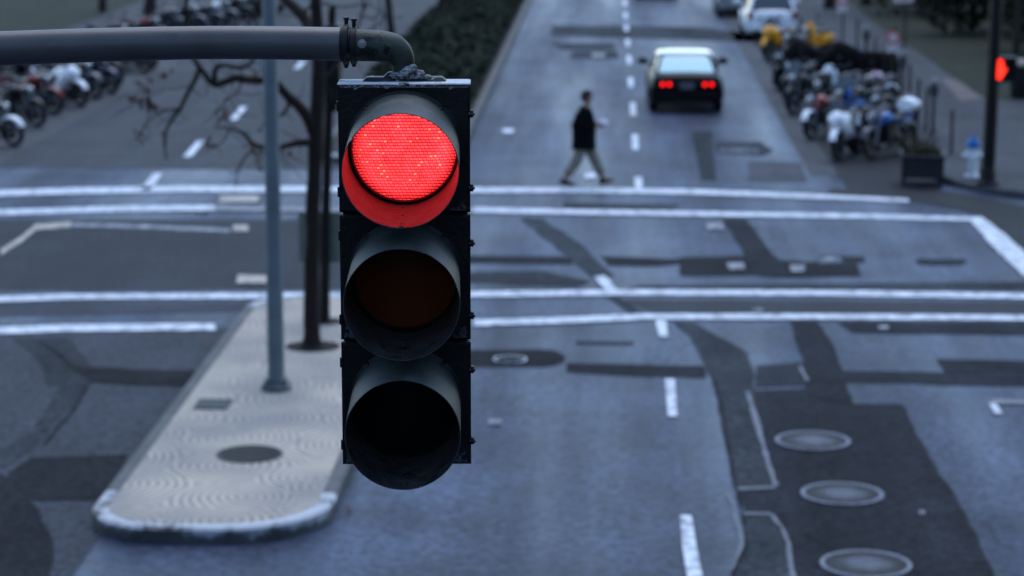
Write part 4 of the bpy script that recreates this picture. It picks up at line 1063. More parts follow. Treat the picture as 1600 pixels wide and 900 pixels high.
# ------------------------------------------------------------------ motorcycles
def moto(label, loc, rz, body, kind="naked", seatm=SEAT, screen=False, lampm=CHROME, box_m=None, fender=None, side="motorcycles", steer=.12, lean=.12):
    t = thing("scooter" if kind == "scooter" else "motorcycle", label, "scooter" if kind == "scooter" else "motorcycle", loc, rz, side)
    t.rotation_euler = (0, lean, rz)
    fender = fender or body
    R_ = .23 if kind == "scooter" else .31; yb = .62 if kind == "scooter" else .72
    for nm, y in (("front_wheel", yb), ("rear_wheel", -yb)):
        tw = .10 if y > 0 else .14
        M_ = T((0, y, R_)) @ AX_X
        o = MB().lathe([(R_*.70, -tw/2*.8), (R_*.92, -tw/2), (R_, -tw*.2), (R_, tw*.2), (R_*.92, tw/2), (R_*.70, tw/2*.8)], 26, M_, close=True).build(nm, RUBBER, t)
        rim = MB().lathe([(R_*.71, -tw*.3), (R_*.66, -tw*.25), (R_*.66, tw*.25), (R_*.71, tw*.3)], 26, M_, close=True)
        for k in range(10):
            a = 2*PI*k/10; rim.tube([(0, y+R_*.1*math.cos(a), R_+R_*.1*math.sin(a)), (0, y+R_*.68*math.cos(a+.15), R_+R_*.68*math.sin(a+.15))], .008, 5)
        rim.lathe([(.0001, -.06), (.04, -.06), (.04, .06), (.0001, .06)], 12, M_)
        rim.build("rim", STEEL, o)
        if kind != "scooter":
            MB().lathe([(.07, -.004), (.15, -.004), (.15, .004), (.07, .004)], 22, T((.075, y, R_)) @ AX_X, close=True).build("brake_disc", CHROME, o)
        fd = MB(); a0, a1 = (25, 135) if y > 0 else (40, 165)
        rr = []
        for k in range(11):
            a = R(a0+(a1-a0)*k/10); 
            rr.append([(sx*.075*q, y+(R_+.03+h_)*math.cos(a), R_+(R_+.03+h_)*math.sin(a)) for sx, q, h_ in ((-1, 1, -.03), (-1, .8, .012), (0, 0, .022), (1, .8, .012), (1, 1, -.03), (0, 0, .012))])
        fd.loft(rr); fd.build("mudguard", fender, t, smooth=50)
    hy, hz = yb-.33, .93
    fk = MB()
    for sx in (-1, 1): fk.tube([(sx*.095, yb, R_), (sx*.095, hy+.05, hz-.08)], [.028, .022], 10)
    fk.box((0, hy+.07, hz-.12), (.24, .07, .03), rot=(R(-24), 0, 0)); fk.box((0, hy+.03, hz-.02), (.24, .07, .03), rot=(R(-24), 0, 0))
    fk.build("fork", CHROME if kind == "naked" else DARKSTEEL, t)
    hb_ = MB().tube([(-.38, hy-.18, hz+.06), (-.22, hy-.04, hz+.09), (0, hy+.0, hz+.04), (.22, hy-.04, hz+.09), (.38, hy-.18, hz+.06)], .013, 8)
    hbo = hb_.build("handlebar", CHROME, t)
    for sx in (-1, 1):
        MB().tube([(sx*.30, hy-.11, hz+.075), (sx*.40, hy-.20, hz+.057)], .019, 8).build("grip", BLACK_PLASTIC, hbo)
        MB().tube([(sx*.24, hy-.04, hz+.09), (sx*.30, hy+.0, hz+.26)], .007, 6).ell((sx*.31, hy-.0, hz+.28), (.065, .018, .042)).build("mirror", BLACK_PLASTIC, t)
    lo2 = MB().ell((0, hy+.19, hz-.07), (.095, .10, .095)).build("headlight", lampm, t)
    MB().lathe([(.0001, .012), (.05, .010), (.082, 0)], 18, T((0, hy+.265, hz-.075)) @ AX_Y).build("headlight_glass", mat("lamp_glass", (.75, .78, .8), .1, .6, var=.05), lo2)
    if kind != "scooter":
        MB().loft([[(x*.8, hy-.02, .72+z) for x, z in O8(.09, .10)], [(x, hy-.14, .79+z) for x, z in O8(.155, .125)], [(x, hy-.32, .80+z) for x, z in O8(.15, .12)], [(x, hy-.52, .75+z) for x, z in O8(.10, .07)], [(x, hy-.58, .73+z) for x, z in O8(.05, .03)]]).build("tank", body, t, smooth=60)
        MB().loft([[(x, -.02, .74+z) for x, z in O8(.09, .03)], [(x, -.2, .72+z) for x, z in O8(.14, .05)], [(x, -.45, .76+z) for x, z in O8(.14, .055)], [(x, -.72, .84+z) for x, z in O8(.10, .05)], [(x, -.84, .87+z) for x, z in O8(.06, .02)]]).build("seat", seatm, t, smooth=60)
        MB().loft([[(x, -.35, .68+z) for x, z in O8(.12, .05)], [(x, -.65, .74+z) for x, z in O8(.115, .06)], [(x, -.95, .82+z) for x, z in O8(.05, .03)]]).build("tail_fairing", body, t, smooth=60)
        en = MB().box((0, .02, .40), (.30, .40, .24)).ell((.16, -.05, .38), (.06, .14, .12)).ell((-.16, -.05, .38), (.06, .14, .12))
        for k in range(5): en.box((0, .14+.0, .52+k*.03), (.26, .22, .014), rot=(R(-12), 0, 0))
        en.box((0, .14, .58), (.2, .17, .18), rot=(R(-12), 0, 0))
        en.build("engine", DARKSTEEL, t, bevel=.006)
        MB().tube([(.10, .22, .55), (.12, .34, .38), (.14, .22, .20), (.17, -.1, .20), (.19, -.45, .26), (.20, -.85, .38)], [.025, .025, .025, .03, .048, .045], 12).build("exhaust", CHROME, t)
        fr = MB()
        for sx in (-1, 1):
            fr.tube([(sx*.05, hy-.02, .85), (sx*.12, .1, .68), (sx*.13, -.30, .55), (sx*.10, -.35, .32)], .022, 8)
            fr.tube([(sx*.11, -.28, .36), (sx*.11, -yb, R_)], .026, 8)
            fr.tube([(sx*.12, -.30, .62), (sx*.12, -.62, .38)], .028, 8)
        fr.build("frame", DARKSTEEL, t)
        MB().tube([(-.08, -.15, .30), (-.22, -.10, .015)], .012, 6).build("kickstand", DARKSTEEL, t)
    else:
        MB().loft([[(x, hy+.10, z) for x, z in ((-.10, .45), (.10, .45), (.12, .95), (-.12, .95))], [(x, hy+.02, z) for x, z in ((-.24, .40), (.24, .40), (.20, .95), (-.20, .95))], [(x, hy-.03, z) for x, z in ((-.24, .40), (.24, .40), (.20, .93), (-.20, .93))]]).build("leg_shield", body, t, bevel=.03)
        MB().box((0, .05, .32), (.34, .55, .06)).build("floorboard", BLACK_PLASTIC, t, bevel=.01)
        MB().loft([[(x, -.12, .52+z) for x, z in O8(.13, .17)], [(x, -.4, .56+z) for x, z in O8(.20, .20)], [(x, -.8, .62+z) for x, z in O8(.10, .10)]]).build("body_panel", body, t, smooth=60)
        MB().loft([[(x, -.08, .76+z) for x, z in O8(.11, .04)], [(x, -.4, .78+z) for x, z in O8(.16, .05)], [(x, -.82, .80+z) for x, z in O8(.11, .04)]]).build("seat", seatm, t, smooth=60)
        MB().box((.0, -.45, .30), (.16, .45, .16)).build("engine", DARKSTEEL, t, bevel=.02)
        MB().loft([[(x, hy+.02, .95+z) for x, z in O8(.16, .03)], [(x, hy-.0, 1.03+z) for x, z in O8(.13, .05)]]).build("headset", body, t, smooth=60)
        MB().tube([(-.08, -.15, .25), (-.2, -.15, .015)], .012, 6).build("kickstand", DARKSTEEL, t)
    if kind == "sport":
        MB().loft([[(x, hy+.36, .78+z) for x, z in O8(.06, .05)], [(x, hy+.27, .80+z) for x, z in O8(.17, .16)], [(x, hy+.08, .78+z) for x, z in O8(.23, .26)], [(x, hy-.1, .64+z) for x, z in O8(.22, .27)], [(x, hy-.32, .50+z) for x, z in O8(.18, .20)]], cap=True).build("fairing", body, t, smooth=60)
        for sx in (-1, 1): MB().ell((sx*.085, hy+.325, .80), (.06, .03, .035), rot=(0, sx*.3, 0)).build("headlight", CHROME, t)
    if screen or kind == "sport":
        MB().loft([[(-.15, hy+.17, .95), (.15, hy+.17, .95), (.15, hy+.16, .95), (-.15, hy+.16, .95)], [(-.13, hy+.05, 1.16), (.13, hy+.05, 1.16), (.13, hy+.04, 1.16), (-.13, hy+.04, 1.16)], [(-.06, hy+.0, 1.24), (.06, hy+.0, 1.24), (.06, hy-.01, 1.24), (-.06, hy-.01, 1.24)]]).build("windscreen", GLASSDK, t)
    if box_m: MB().loft([[(x, -1.02, .98+z) for x, z in O8(.18, .12)], [(x, -.85, .99+z) for x, z in O8(.22, .16)], [(x, -.66, .98+z) for x, z in O8(.20, .13)]]).build("top_case", box_m, t, smooth=50)
    MB().ell((0, -.93, .78), (.06, .03, .035)).build("tail_light", TAILD, t)
    return t
def O8(w, h):
    return [(w*math.cos(a), h*math.sin(a)) for a in [2*PI*k/12 for k in range(12)]]
def P_(name, c, **k): return mat(name, c, .25, var=.08, coat=.3, **k)
PW, PR, PB, PBL, PY, PS = P_("white_bike_paint", (.80, .82, .85)), P_("dark_red_bike_paint", (.16, .008, .008)), mat("black_bike_paint", (.006, .006, .007), .3, spec=.2), P_("blue_bike_paint", (.01, .11, .38)), P_("yellow_bike_paint", (.75, .33, .02)), P_("silver_bike_paint", (.07, .078, .09))
PN, PG = P_("navy_bike_paint", (.01, .02, .06)), P_("orange_red_bike_paint", (.40, .03, .015))
SIDE_R = "motorcycles and scooters parked along the right kerb"
SIDE_L = "motorcycles parked along the left kerb"
def at(px, py, off=(0, 0)): p = W(px, py); return (p.x+off[0], p.y+off[1], 0.012)
moto("white sport motorcycle facing the camera, front one of the right-hand row", at(1326, 246), R(158), PW, "sport", lampm=CHROME, side=SIDE_R)
moto("black and blue motorcycle with silver mudguard and white top case, beside the planter", at(1392, 244), R(142), PBL, "naked", fender=PS, side=SIDE_R, box_m=PW)
moto("blue and white scooter parked just behind the white sport motorcycle", at(1332, 204), R(150), PBL, "scooter", side=SIDE_R, screen=True)
moto("black motorcycle with an orange-red tank and white mudguards left of the white sport motorcycle", at(1290, 214), R(150), PG, "naked", fender=PW, side=SIDE_R)
moto("all black motorcycle with windscreen, outermost towards the lane below the covered machines", at(1262, 176), R(148), PB, "naked", side=SIDE_R, screen=True)
moto("white scooter parked between the black covered motorcycle and the blue scooter", at(1312, 170), R(140), PW, "scooter", side=SIDE_R)
moto("silver-white motorcycle with black seat beside the pavement, near the pink helmet", at(1366, 178), R(140), PS, "naked", fender=PW, side=SIDE_R)
moto("black motorcycle with bright chrome headlight in front of the yellow motorcycle", at(1240, 138), R(150), PB, "naked", side=SIDE_R)
moto("yellow and white motorcycle parked behind the white hatchback", at(1218, 92), R(150), PY, "sport", side=SIDE_R, fender=PY)
moto("yellow scooter parked close to the kerb near the thin pavement posts", at(1278, 92), R(140), PY, "scooter", side=SIDE_R)
moto("black motorcycle with round chrome lamps between the two yellow machines", at(1246, 104), R(155), PB, "naked", side=SIDE_R)

moto("plain black motorcycle squeezed between the white sport motorcycle and the black and blue one", at(1362, 234), R(146), PB, "naked", side=SIDE_R)
moto("plain black motorcycle parked behind the white top case, next to the thin posts", at(1396, 214), R(142), PB, "naked", side=SIDE_R)
moto("black scooter in the middle of the right row, behind the orange-red tank", at(1300, 188), R(146), PB, "scooter", side=SIDE_R)
moto("dark motorcycle with small screen under the pink helmet", at(1352, 200), R(144), PB, "naked", side=SIDE_R, screen=True)
moto("black motorcycle at the lane edge between the windscreened one and the chrome-lamped one", at(1252, 156), R(150), PB, "naked", side=SIDE_R)
def covered(label, loc, rz):
    t = thing("covered_motorcycle", label, "covered motorcycle", loc, rz, "motorcycles under black covers by the right kerb")
    prof = [(-1.05, .18, .75), (-1.0, .30, .92), (-.6, .34, 1.0), (-.1, .36, 1.02), (.3, .42, 1.22), (.55, .46, 1.28), (.8, .36, 1.0), (1.05, .22, .70)]
    rings = []
    for j, (y, w_, h_) in enumerate(prof):
        ring = []
        for k in range(17):
            a = PI*k/16; fx = math.cos(a); fz = math.sin(a)**.55
            fold = 1+.07*math.sin(k*2.3+j*1.7)*(1-fz)
            ring.append((w_*fx*fold*(1+.12*(1-fz)), y, .10+(h_-.10)*fz))
        rings.append(ring)
    MB().loft(rings).build("cover", mat("black_cover_sheet", (.004, .004, .005), .85, var=.3, scale=5, bump=.5, bscale=12, spec=.05), t, smooth=60)
    for y in (-.70, .72):
        MB().lathe([(.2, -.05), (.29, -.06), (.31, 0), (.29, .06), (.2, .05)], 22, T((0, y, .31)) @ AX_X, close=True).build("wheel", RUBBER, t)
covered("motorcycle hidden under a black cover, nearer the lane behind the white scooter", at(1272, 140), R(100))
covered("motorcycle hidden under a black cover, against the kerb left of the pink helmet", at(1338, 142), R(95))
hp = W(1370, 176)
h_ = thing("helmet", "pink and red helmet hung on the machine beside the pavement posts", "helmet", V(1370, 119, hp.y-.1))
MB().ell((0, 0, 0), (.135, .155, .14), n=18, m=12).build("shell", mat("pink_helmet", (.50, .12, .15), .3, var=.1, coat=1, col2=(.75, .6, .66), patch=(5, .5)), h_)
MB().ell((0, -.07, -.01), (.11, .095, .06), n=14, m=8).build("visor", GLASSDK, h_)

# left row
moto("black motorcycle with a bright white front, nearest of the left row at the picture's edge", at(-18, 226), R(-118), PB, "naked", side=SIDE_L, fender=PW)
moto("dark red motorcycle in the left row under the mast arm", at(52, 176), R(-122), PR, "naked", side=SIDE_L)
moto("white faired motorcycle parked right beside the dark red one", at(96, 164), R(-128), PW, "sport", side=SIDE_L)
moto("silver motorcycle with long chrome fork, right of the white faired one", at(118, 152), R(-125), PS, "naked", side=SIDE_L)
moto("navy motorcycle with chrome fork at the right of the left cluster", at(144, 144), R(-125), PN, "naked", side=SIDE_L)
moto("black motorcycle behind the dark red one, half hidden by the mast arm", at(30, 148), R(-122), PB, "naked", side=SIDE_L, screen=True)
moto("black and white motorcycle after the left row's gap", at(196, 112), R(-120), PW, "naked", side=SIDE_L, fender=PB)
moto("black and red motorcycle just behind the lone black and white one", at(206, 106), R(-122), PR, "naked", side=SIDE_L, fender=PB)
moto("black motorcycle between the bright-fronted one at the left edge and the dark red one", at(22, 196), R(-120), PB, "naked", side=SIDE_L)
moto("black motorcycle with screen directly behind the white faired one", at(76, 146), R(-125), PB, "naked", side=SIDE_L, screen=True)
moto("navy motorcycle tucked between the white faired one and the silver one", at(106, 142), R(-125), PN, "naked", side=SIDE_L)
moto("black motorcycle at the right end of the left cluster, before the gap", at(152, 132), R(-125), PB, "naked", side=SIDE_L)
FARL = ["far silver motorcycle seen above the mast arm, leftmost of that cluster", "far black motorcycle seen above the mast arm, second from the left of that cluster",
        "far silver motorcycle with navy mudguards above the mast arm, third of that cluster", "far white motorcycle above the mast arm, fourth of that cluster", "far black motorcycle above the mast arm beside the dark car"]
for (px, py, c_, f_), lb in zip(((258, 58, PS, PS), (288, 54, PB, PS), (316, 50, PS, PN), (338, 44, PW, PS), (362, 38, PB, PB)), FARL):
    moto(lb, at(px, py), R(-122), c_, "naked", side=SIDE_L, fender=f_)
FARR = ["far black motorcycle beyond the left row's lone pair, mostly behind the mast arm", "far dark red motorcycle parked left of the far silver one, mostly behind the mast arm"]
for (px, py, c_), lb in zip(((176, 86, PB), (226, 74, PR)), FARR):
    moto(lb, at(px, py), R(-122), c_, "naked", side=SIDE_L)

# ------------------------------------------------------------------ pavement furniture on the right
def meter(px, py, toppy, label):
    b = W(px, py, .14); h = V(px, toppy, b.y).z-.14
    t = thing("parking_meter", label, "parking meter", b, 0, "parking meters along the right pavement")
    MB().tube([(0, 0, 0), (0, 0, h*.72)], .035, 12).lathe([(.08, 0), (.08, .02), (.04, .03)], 14).build("post", DARKSTEEL, t)
    MB().loft([[(x, y, h*.68) for x, y in O8(.05, .05)], [(x, y, h*.74) for x, y in O8(.10, .08)], [(x, y, h*.90) for x, y in O8(.105, .08)]]).build("head", mat("meter_grey", (.07, .075, .08), .5, .2, var=.2), t)
    MB().ell((0, 0, h*.90), (.10, .08, h*.10)).build("dome", mat("meter_dome", (.16, .17, .18), .2, .3, var=.1), t)
    return t
meter(1457, 214, 122, "parking meter nearest the planter, between the thin posts")
meter(1408, 176, 78, "parking meter behind the pink helmet")
meter(1352, 118, 40, "parking meter far up the pavement near the yellow scooter")
def spost(px, py, toppy, label, w=.03):
    b = W(px, py, .14); h = V(px, toppy, b.y).z-.14
    t = thing("bollard", label, "bollard", b, 0, "slim dark posts along the right pavement")
    MB().tube([(0, 0, 0), (0, 0, h)], w, 10).lathe([(.0001, h+.02), (w, h)], 10).build("post", DARKSTEEL, t)
    MB().lathe([(w+.03, 0), (w+.03, .015), (w, .02)], 12).build("foot", DARKSTEEL, t)
spost(1486, 240, 172, "slim dark post between the planter and the white hydrant")
spost(1434, 190, 124, "slim dark post left of the meter nearest the planter")
spost(1447, 202, 138, "slim dark post directly left of the meter nearest the planter")
spost(1420, 170, 100, "slim dark post just right of the meter behind the pink helmet")
spost(1390, 155, 82, "slim dark post under the round red and white sign")
spost(1380, 148, 80, "slim dark post left of the round red and white sign", .025)
spost(1366, 130, 60, "slim dark post between two parking meters", .025)
spost(1338, 100, 30, "slim dark post above the black covered motorcycle", .03)

def nopark(px, py, top, wpx, hpx, label, square=False):
    b = W(px, py, .14); sc = (W(px+1, py, .14)-b).length
    t = thing("street_sign", label, "sign", b)
    c = V(px, top+hpx/2, b.y)-b; w_, h2 = wpx*sc, hpx*sc
    MB().tube([(0, .03, 0), (0, .03, c.z+h2/2+.05)], .028, 10).build("post", DARKSTEEL, t)
    if square:
        MB().box(c, (w_, .012, h2)).build("panel", mat("sign_white", (.55, .5, .52), .5, var=.1), t, bevel=.004)
        MB().box(c+Vector((0, -.010, h2*.1)), (w_*.75, .006, h2*.16)).box(c+Vector((0, -.010, -h2*.2)), (w_*.5, .006, h2*.12)).build("lettering", mat("sign_red", (.42, .03, .03), .5), t)
    else:
        MB().box(c-Vector((0, 0, h2*.22)), (w_*.95, .012, h2*.5)).build("panel", mat("sign_white", (.55, .5, .52), .5, var=.1), t, bevel=.004)
        MB().lathe([(w_*.62, -.01), (w_*.62, .008), (.0001, .008), (.0001, -.01)], 24, T(c+Vector((0, -.012, h2*.15))) @ AX_Y).build("disc", mat("sign_pink_red", (.50, .10, .10), .5, var=.1), t)
        MB().lathe([(w_*.40, -.014), (w_*.40, -.008), (.0001, -.008), (.0001, -.014)], 24, T(c+Vector((0, -.012, h2*.15))) @ AX_Y).build("disc_face", MATS["sign_white"], t)
nopark(1395, 150, 46, 17, 36, "red and white round-topped sign on a post beside the pink helmet")
nopark(1316, 84, -12, 15, 32, "red and white sign at the top edge between the hatchback and the thicket")
nopark(1412, 104, -14, 30, 18, "pale rectangular sign with red lettering at the top edge before the thicket", True)

# hydrant
b = W(1519, 277, .14)
hy_ = thing("fire_hydrant", "white fire hydrant with a blue cap left of the black signal pole", "fire hydrant", b)
HW = mat("hydrant_white", (.80, .84, .86), .45, var=.1, bump=.1)
MB().lathe([(.15, 0), (.15, .04), (.105, .05), (.10, .12), (.10, .50), (.125, .51), (.125, .56), (.10, .57)], 22).build("barrel", HW, hy_, smooth=30)
MB().lathe([(.135, .56), (.135, .61), (.12, .66), (.08, .73), (.035, .76), (.035, .81), (.0001, .81)], 22).build("cap", mat("hydrant_blue", (.02, .13, .38), .4, var=.1), hy_, smooth=30)
MB().tube([(-.10, 0, .42), (-.18, 0, .42)], .05, 14).tube([(-.18, 0, .42), (-.20, 0, .42)], .02, 6).build("outlet", HW, hy_)
MB().tube([(.10, 0, .42), (.18, 0, .42)], .05, 14).tube([(.18, 0, .42), (.20, 0, .42)], .02, 6).build("outlet", HW, hy_)
MB().tube([(0, -.10, .38), (0, -.19, .38)], .065, 14).tube([(0, -.19, .38), (0, -.21, .38)], .02, 6).build("outlet", HW, hy_)

# pole with pedestrian signal
b = W(1543, 288, .14); YB = b.y
pp = thing("signal_pole", "thick black pole at the right corner", "pole", b)
MB().tube([(0, 0, 0), (.04, 0, 3), (.08, 0, 7)], [.125, .12, .11], 16).build("shaft", mat("pole_black", (.008, .008, .009), .45, var=.2), pp)
MB().lathe([(.22, 0), (.22, .05), (.17, .09), (.15, .30), (.13, .34)], 16).build("base", MATS["pole_black"], pp, smooth=30)
pc = V(1565, 108, YB)-b
pp["label"] = "thick black pole at the right corner with a lit red hand signal on its side"
bx = MB().box(pc+Vector((.03, 0, 0)), (.44, .18, .46)).build("pedestrian_signal", MATS["pole_black"], pp, bevel=.02)
MB().tube([Vector((.1, 0, pc.z+.15)), pc+Vector((0, 0, .15))], .03, 8).tube([Vector((.1, 0, pc.z-.15)), pc+Vector((0, 0, -.15))], .03, 8).build("bracket", MATS["pole_black"], pp)
hc = V(1560, 108, YB-.1)-b; hc.y = -.1
hm = MB(); yh = -.096
def hpoly(pts, k=.0105):
    n = len(pts); hm.add([(hc.x+x*k, yh, hc.z+z*k) for x, z in pts]+[(hc.x+x*k, yh-.008, hc.z+z*k) for x, z in pts], [tuple(range(n)), tuple(range(n, 2*n))]+[(i, (i+1) % n, n+(i+1) % n, n+i) for i in range(n)])
hpoly([(-9, -3), (-8, -12), (-4, -18), (5, -18), (9, -11), (15, 0), (13.5, 3), (9, -1), (9, 6), (-9, 6)])
for x0, top in ((-9, 13), (-4.3, 17.5), (.4, 18), (5.1, 15)): hpoly([(x0, 6), (x0+3.9, 6), (x0+3.9, top-1.5), (x0+2.9, top), (x0+1, top), (x0, top-1.5)])
hm.build("hand_symbol", mat("lit_hand_red", (.3, .01, .005), .4, emit=(1.0, .03, .012), estr=1.2), bx, smooth=0)
MB().box(pc+Vector((.03, -.14, .235)), (.46, .16, .012)).box(pc+Vector((-.185, -.13, .06)), (.012, .13, .35)).box(pc+Vector((.245, -.13, .06)), (.012, .13, .35)).build("hood", MATS["pole_black"], bx)

# litter bin
b = W(1596, 152, .14)
lb = thing("litter_bin", "dark litter bin at the right edge under the thicket", "bin", b)
MB().lathe([(.26, 0), (.28, .08), (.30, .75), (.27, .78)], 20).build("drum", DARKSTEEL, lb)
MB().lathe([(.30, .78), (.30, .83), (.18, .93), (.0001, .95)], 20).build("lid", mat("bin_lid_beige", (.2, .18, .15), .6), lb)
trunk_tree(1586, 120, .14, 12, "dark thin trunk behind the litter bin at the right edge", lean=.05)

# planter
b = W(1441, 292); b.z = .012
pt = thing("planter", "dark wheeled planter box with scruffy plants at the near right end of the motorcycles", "planter", b, R(-6))
WD = mat("weathered_dark_wood", (.028, .031, .035), .75, var=.35, scale=9, bump=.4)
WD2 = mat("dark_wood_trim", (.05, .055, .06), .7, var=.3, scale=9)
pbx = MB()
for z_, hh2 in ((.235, .12), (.365, .12), (.495, .12)):
    for sx in (-1, 1): pbx.box((sx*.38, .42, z_), (.03, .84, hh2))
    pbx.box((0, .0, z_), (.73, .03, hh2)); pbx.box((0, .84, z_), (.73, .03, hh2))
pbx.build("side_boards", WD, pt, bevel=.004)
MB().box((0, .0-.02, .57), (.86, .07, .035)).box((0, .86, .57), (.86, .07, .035)).box((.395, .42, .572), (.07, .80, .035)).box((-.395, .42, .572), (.07, .80, .035)).build("rim", WD2, pt, bevel=.004)
MB().box((0, .42, .16), (.74, .82, .03)).build("floor", WD, pt)
MB().box((0, .42, .49), (.70, .80, .02)).build("soil", MATS["pit_soil"], pt)
for sx in (-1, 1):
    for yy in (.08, .76):
        MB().box((sx*.35, yy, .12), (.07, .07, .24)).build("leg", WD, pt, bevel=.004)
pg = MB()
for k in range(70):
    x, y = rnd.uniform(-.33, .25), rnd.uniform(.06, .78); h2 = rnd.uniform(.12, .42); dx, dy = rnd.gauss(0, .1), rnd.gauss(0, .1)
    pg.tube([(x, y, .50), (x+dx*.4, y+dy*.4, .50+h2*.6), (x+dx, y+dy, .50+h2)], [.006, .005, .003], 5)
def fn(): return Vector((rnd.gauss(-.08, .17), rnd.gauss(.4, .22), .52+abs(rnd.gauss(0, .16)))), Vector((0, 0, 1))
leafy(pg, 700, fn, (.02, .05))
pg.build("plants", leafmat("planter_leaves", (.015, .02, .010), (.06, .05, .025)), pt, smooth=0, fixn=False)["kind"] = "stuff"
# parking ticket rail at the planter's side
# ------------------------------------------------------------------ the walking person
pbase = W(912, 291)
SC = 1.80
per = thing("person", "person in a black jacket and khaki trousers crossing the road, holding a white bundle", "person", (pbase.x, pbase.y, 0.012), 0)
# local: walks towards +x; y is to the far side
J = {  # name: (position, radius)
 'pel': ((0, 0, .93), .135), 'wst': ((.0, 0, 1.08), .13), 'chs': ((.015, 0, 1.30), .15), 'upc': ((.02, 0, 1.43), .13), 'nk': ((.045, 0, 1.52), .055), 'nk2': ((.06, 0, 1.57), .052),
 'hd': ((.075, 0, 1.66), .088), 'hd2': ((.07, 0, 1.735), .083),
 'hL': ((.01, .09, .90), .105), 'kL': ((.20, .09, .50), .066), 'aL': ((.37, .09, .12), .045), 'fL': ((.46, .08, .09), .040), 'tL': ((.56, .08, .13), .028),
 'hR': ((-.01, -.09, .90), .105), 'kR': ((-.12, -.09, .49), .066), 'aR': ((-.37, -.09, .13), .045), 'fR': ((-.30, -.09, .045), .038), 'tR': ((-.20, -.09, .035), .028),
 'sL': ((.02, .17, 1.42), .065), 'eL': ((.02, .23, 1.14), .056), 'wL': ((.26, .16, 1.10), .032), 'mL': ((.33, .14, 1.12), .030),
 'sR': ((.02, -.17, 1.42), .065), 'eR': ((-.03, -.24, 1.13), .056), 'wR': ((.22, -.19, 1.12), .032), 'mR': ((.29, -.16, 1.15), .030)}
E = [('pel', 'wst'), ('wst', 'chs'), ('chs', 'upc'), ('upc', 'nk'), ('nk', 'nk2'), ('nk2', 'hd'), ('hd', 'hd2'), ('pel', 'hL'), ('hL', 'kL'), ('kL', 'aL'), ('aL', 'fL'), ('fL', 'tL'),
     ('pel', 'hR'), ('hR', 'kR'), ('kR', 'aR'), ('aR', 'fR'), ('fR', 'tR'), ('upc', 'sL'), ('sL', 'eL'), ('eL', 'wL'), ('wL', 'mL'), ('upc', 'sR'), ('sR', 'eR'), ('eR', 'wR'), ('wR', 'mR')]
def skinned(name, joints, edges, m, parent, grow=0.0, root='pel', sub=2, wide=None):
    names = list(joints); me = bpy.data.meshes.new(name)
    me.from_pydata([joints[n][0] for n in names], [(names.index(a), names.index(b)) for a, b in edges], [])
    o = bpy.data.objects.new(name, me); COL.objects.link(o); o.parent = parent
    sk = o.modifiers.new("skin", 'SKIN'); sk.use_smooth_shade = True
    lay = me.skin_vertices[0].data if me.skin_vertices else None
    if lay is None:
        bm = bmesh.new(); bm.from_mesh(me); bm.verts.layers.skin.verify(); bm.to_mesh(me); bm.free(); lay = me.skin_vertices[0].data
    for i, n in enumerate(names):
        r_ = joints[n][1]+grow; lay[i].radius = (r_, r_*(wide or {}).get(n, 1)); lay[i].use_root = (n == root)
    ss = o.modifiers.new("sub", 'SUBSURF'); ss.levels = sub; ss.render_levels = sub
    me.materials.append(m); return o
SKIN = mat("skin", (.30, .17, .12), .55, var=.05)
# fingers: short chains rooted in the palm, curled round the bundle
JB = dict(J); EB = list(E)
body = skinned("body", JB, EB, SKIN, per)
JACK = mat("black_jacket", (.004, .004, .005), .9, var=.2, bump=.2, spec=.08)
KHAKI = mat("khaki_trousers", (.21, .195, .155), .85, var=.15, scale=10)
jk = {k: J[k] for k in ('pel', 'wst', 'chs', 'upc', 'sL', 'eL', 'wL', 'sR', 'eR', 'wR')}
jk['hem'] = ((.0, 0, .84), .165); jk['col'] = ((.04, 0, 1.50), .062)
jk['pel'] = ((0, 0, .95), .20); jk['wst'] = ((0, 0, 1.08), .195); jk['chs'] = ((.0, 0, 1.28), .195); jk['upc'] = ((.01, 0, 1.42), .155)
skinned("jacket", jk, [('hem', 'pel'), ('pel', 'wst'), ('wst', 'chs'), ('chs', 'upc'), ('upc', 'col'), ('upc', 'sL'), ('sL', 'eL'), ('eL', 'wL'), ('upc', 'sR'), ('sR', 'eR'), ('eR', 'wR')], JACK, per, grow=.036)
tk = {k: J[k] for k in ('pel', 'hL', 'kL', 'hR', 'kR')}
tk['cL'] = ((.355, .09, .17), .078); tk['cR'] = ((-.35, -.09, .18), .078)
tk['kL'] = (J['kL'][0], .095); tk['kR'] = (J['kR'][0], .095)
skinned("trousers", tk, [('pel', 'hL'), ('hL', 'kL'), ('kL', 'cL'), ('pel', 'hR'), ('hR', 'kR'), ('kR', 'cR')], KHAKI, per, grow=.018)
for s_, (a, tt, rot) in {'L': ((.42, .08, .105), 1, 14), 'R': ((-.31, -.09, .055), 1, -6)}.items():
    a = Vector(a); a.z = .10 if s_ == 'L' else .085
    MB().loft([[(x*1, y, z) for x, y, z in [(-.14, -.035, -.06), (-.14, .035, -.06), (-.14, .03, .05), (-.14, -.03, .05)]],
               [(-.03, -.045, -.06), (-.03, .045, -.06), (-.03, .035, .055), (-.03, -.035, .055)],
               [(.08, -.05, -.06), (.08, .05, -.06), (.08, .035, .0), (.08, -.035, .0)], [(.16, -.03, -.05), (.16, .03, -.05), (.16, .02, -.02), (.16, -.02, -.02)]],
              M=T(a) @ Matrix.Rotation(-R(rot), 4, 'Y')).build("shoe", mat("black_shoe", (.012, .012, .013), .5), per, bevel=.012)
MB().ell((.045, 0, 1.735), (.105, .088, .085), rot=(0, -.15, 0), n=18, m=12).ell((.02, 0, 1.67), (.085, .085, .08), n=14, m=8).build("hair", mat("dark_hair", (.018, .014, .012), .8, bump=.4), per)
MB().ell((.165, 0, 1.665), (.018, .014, .022), n=8, m=6).build("nose", SKIN, per)
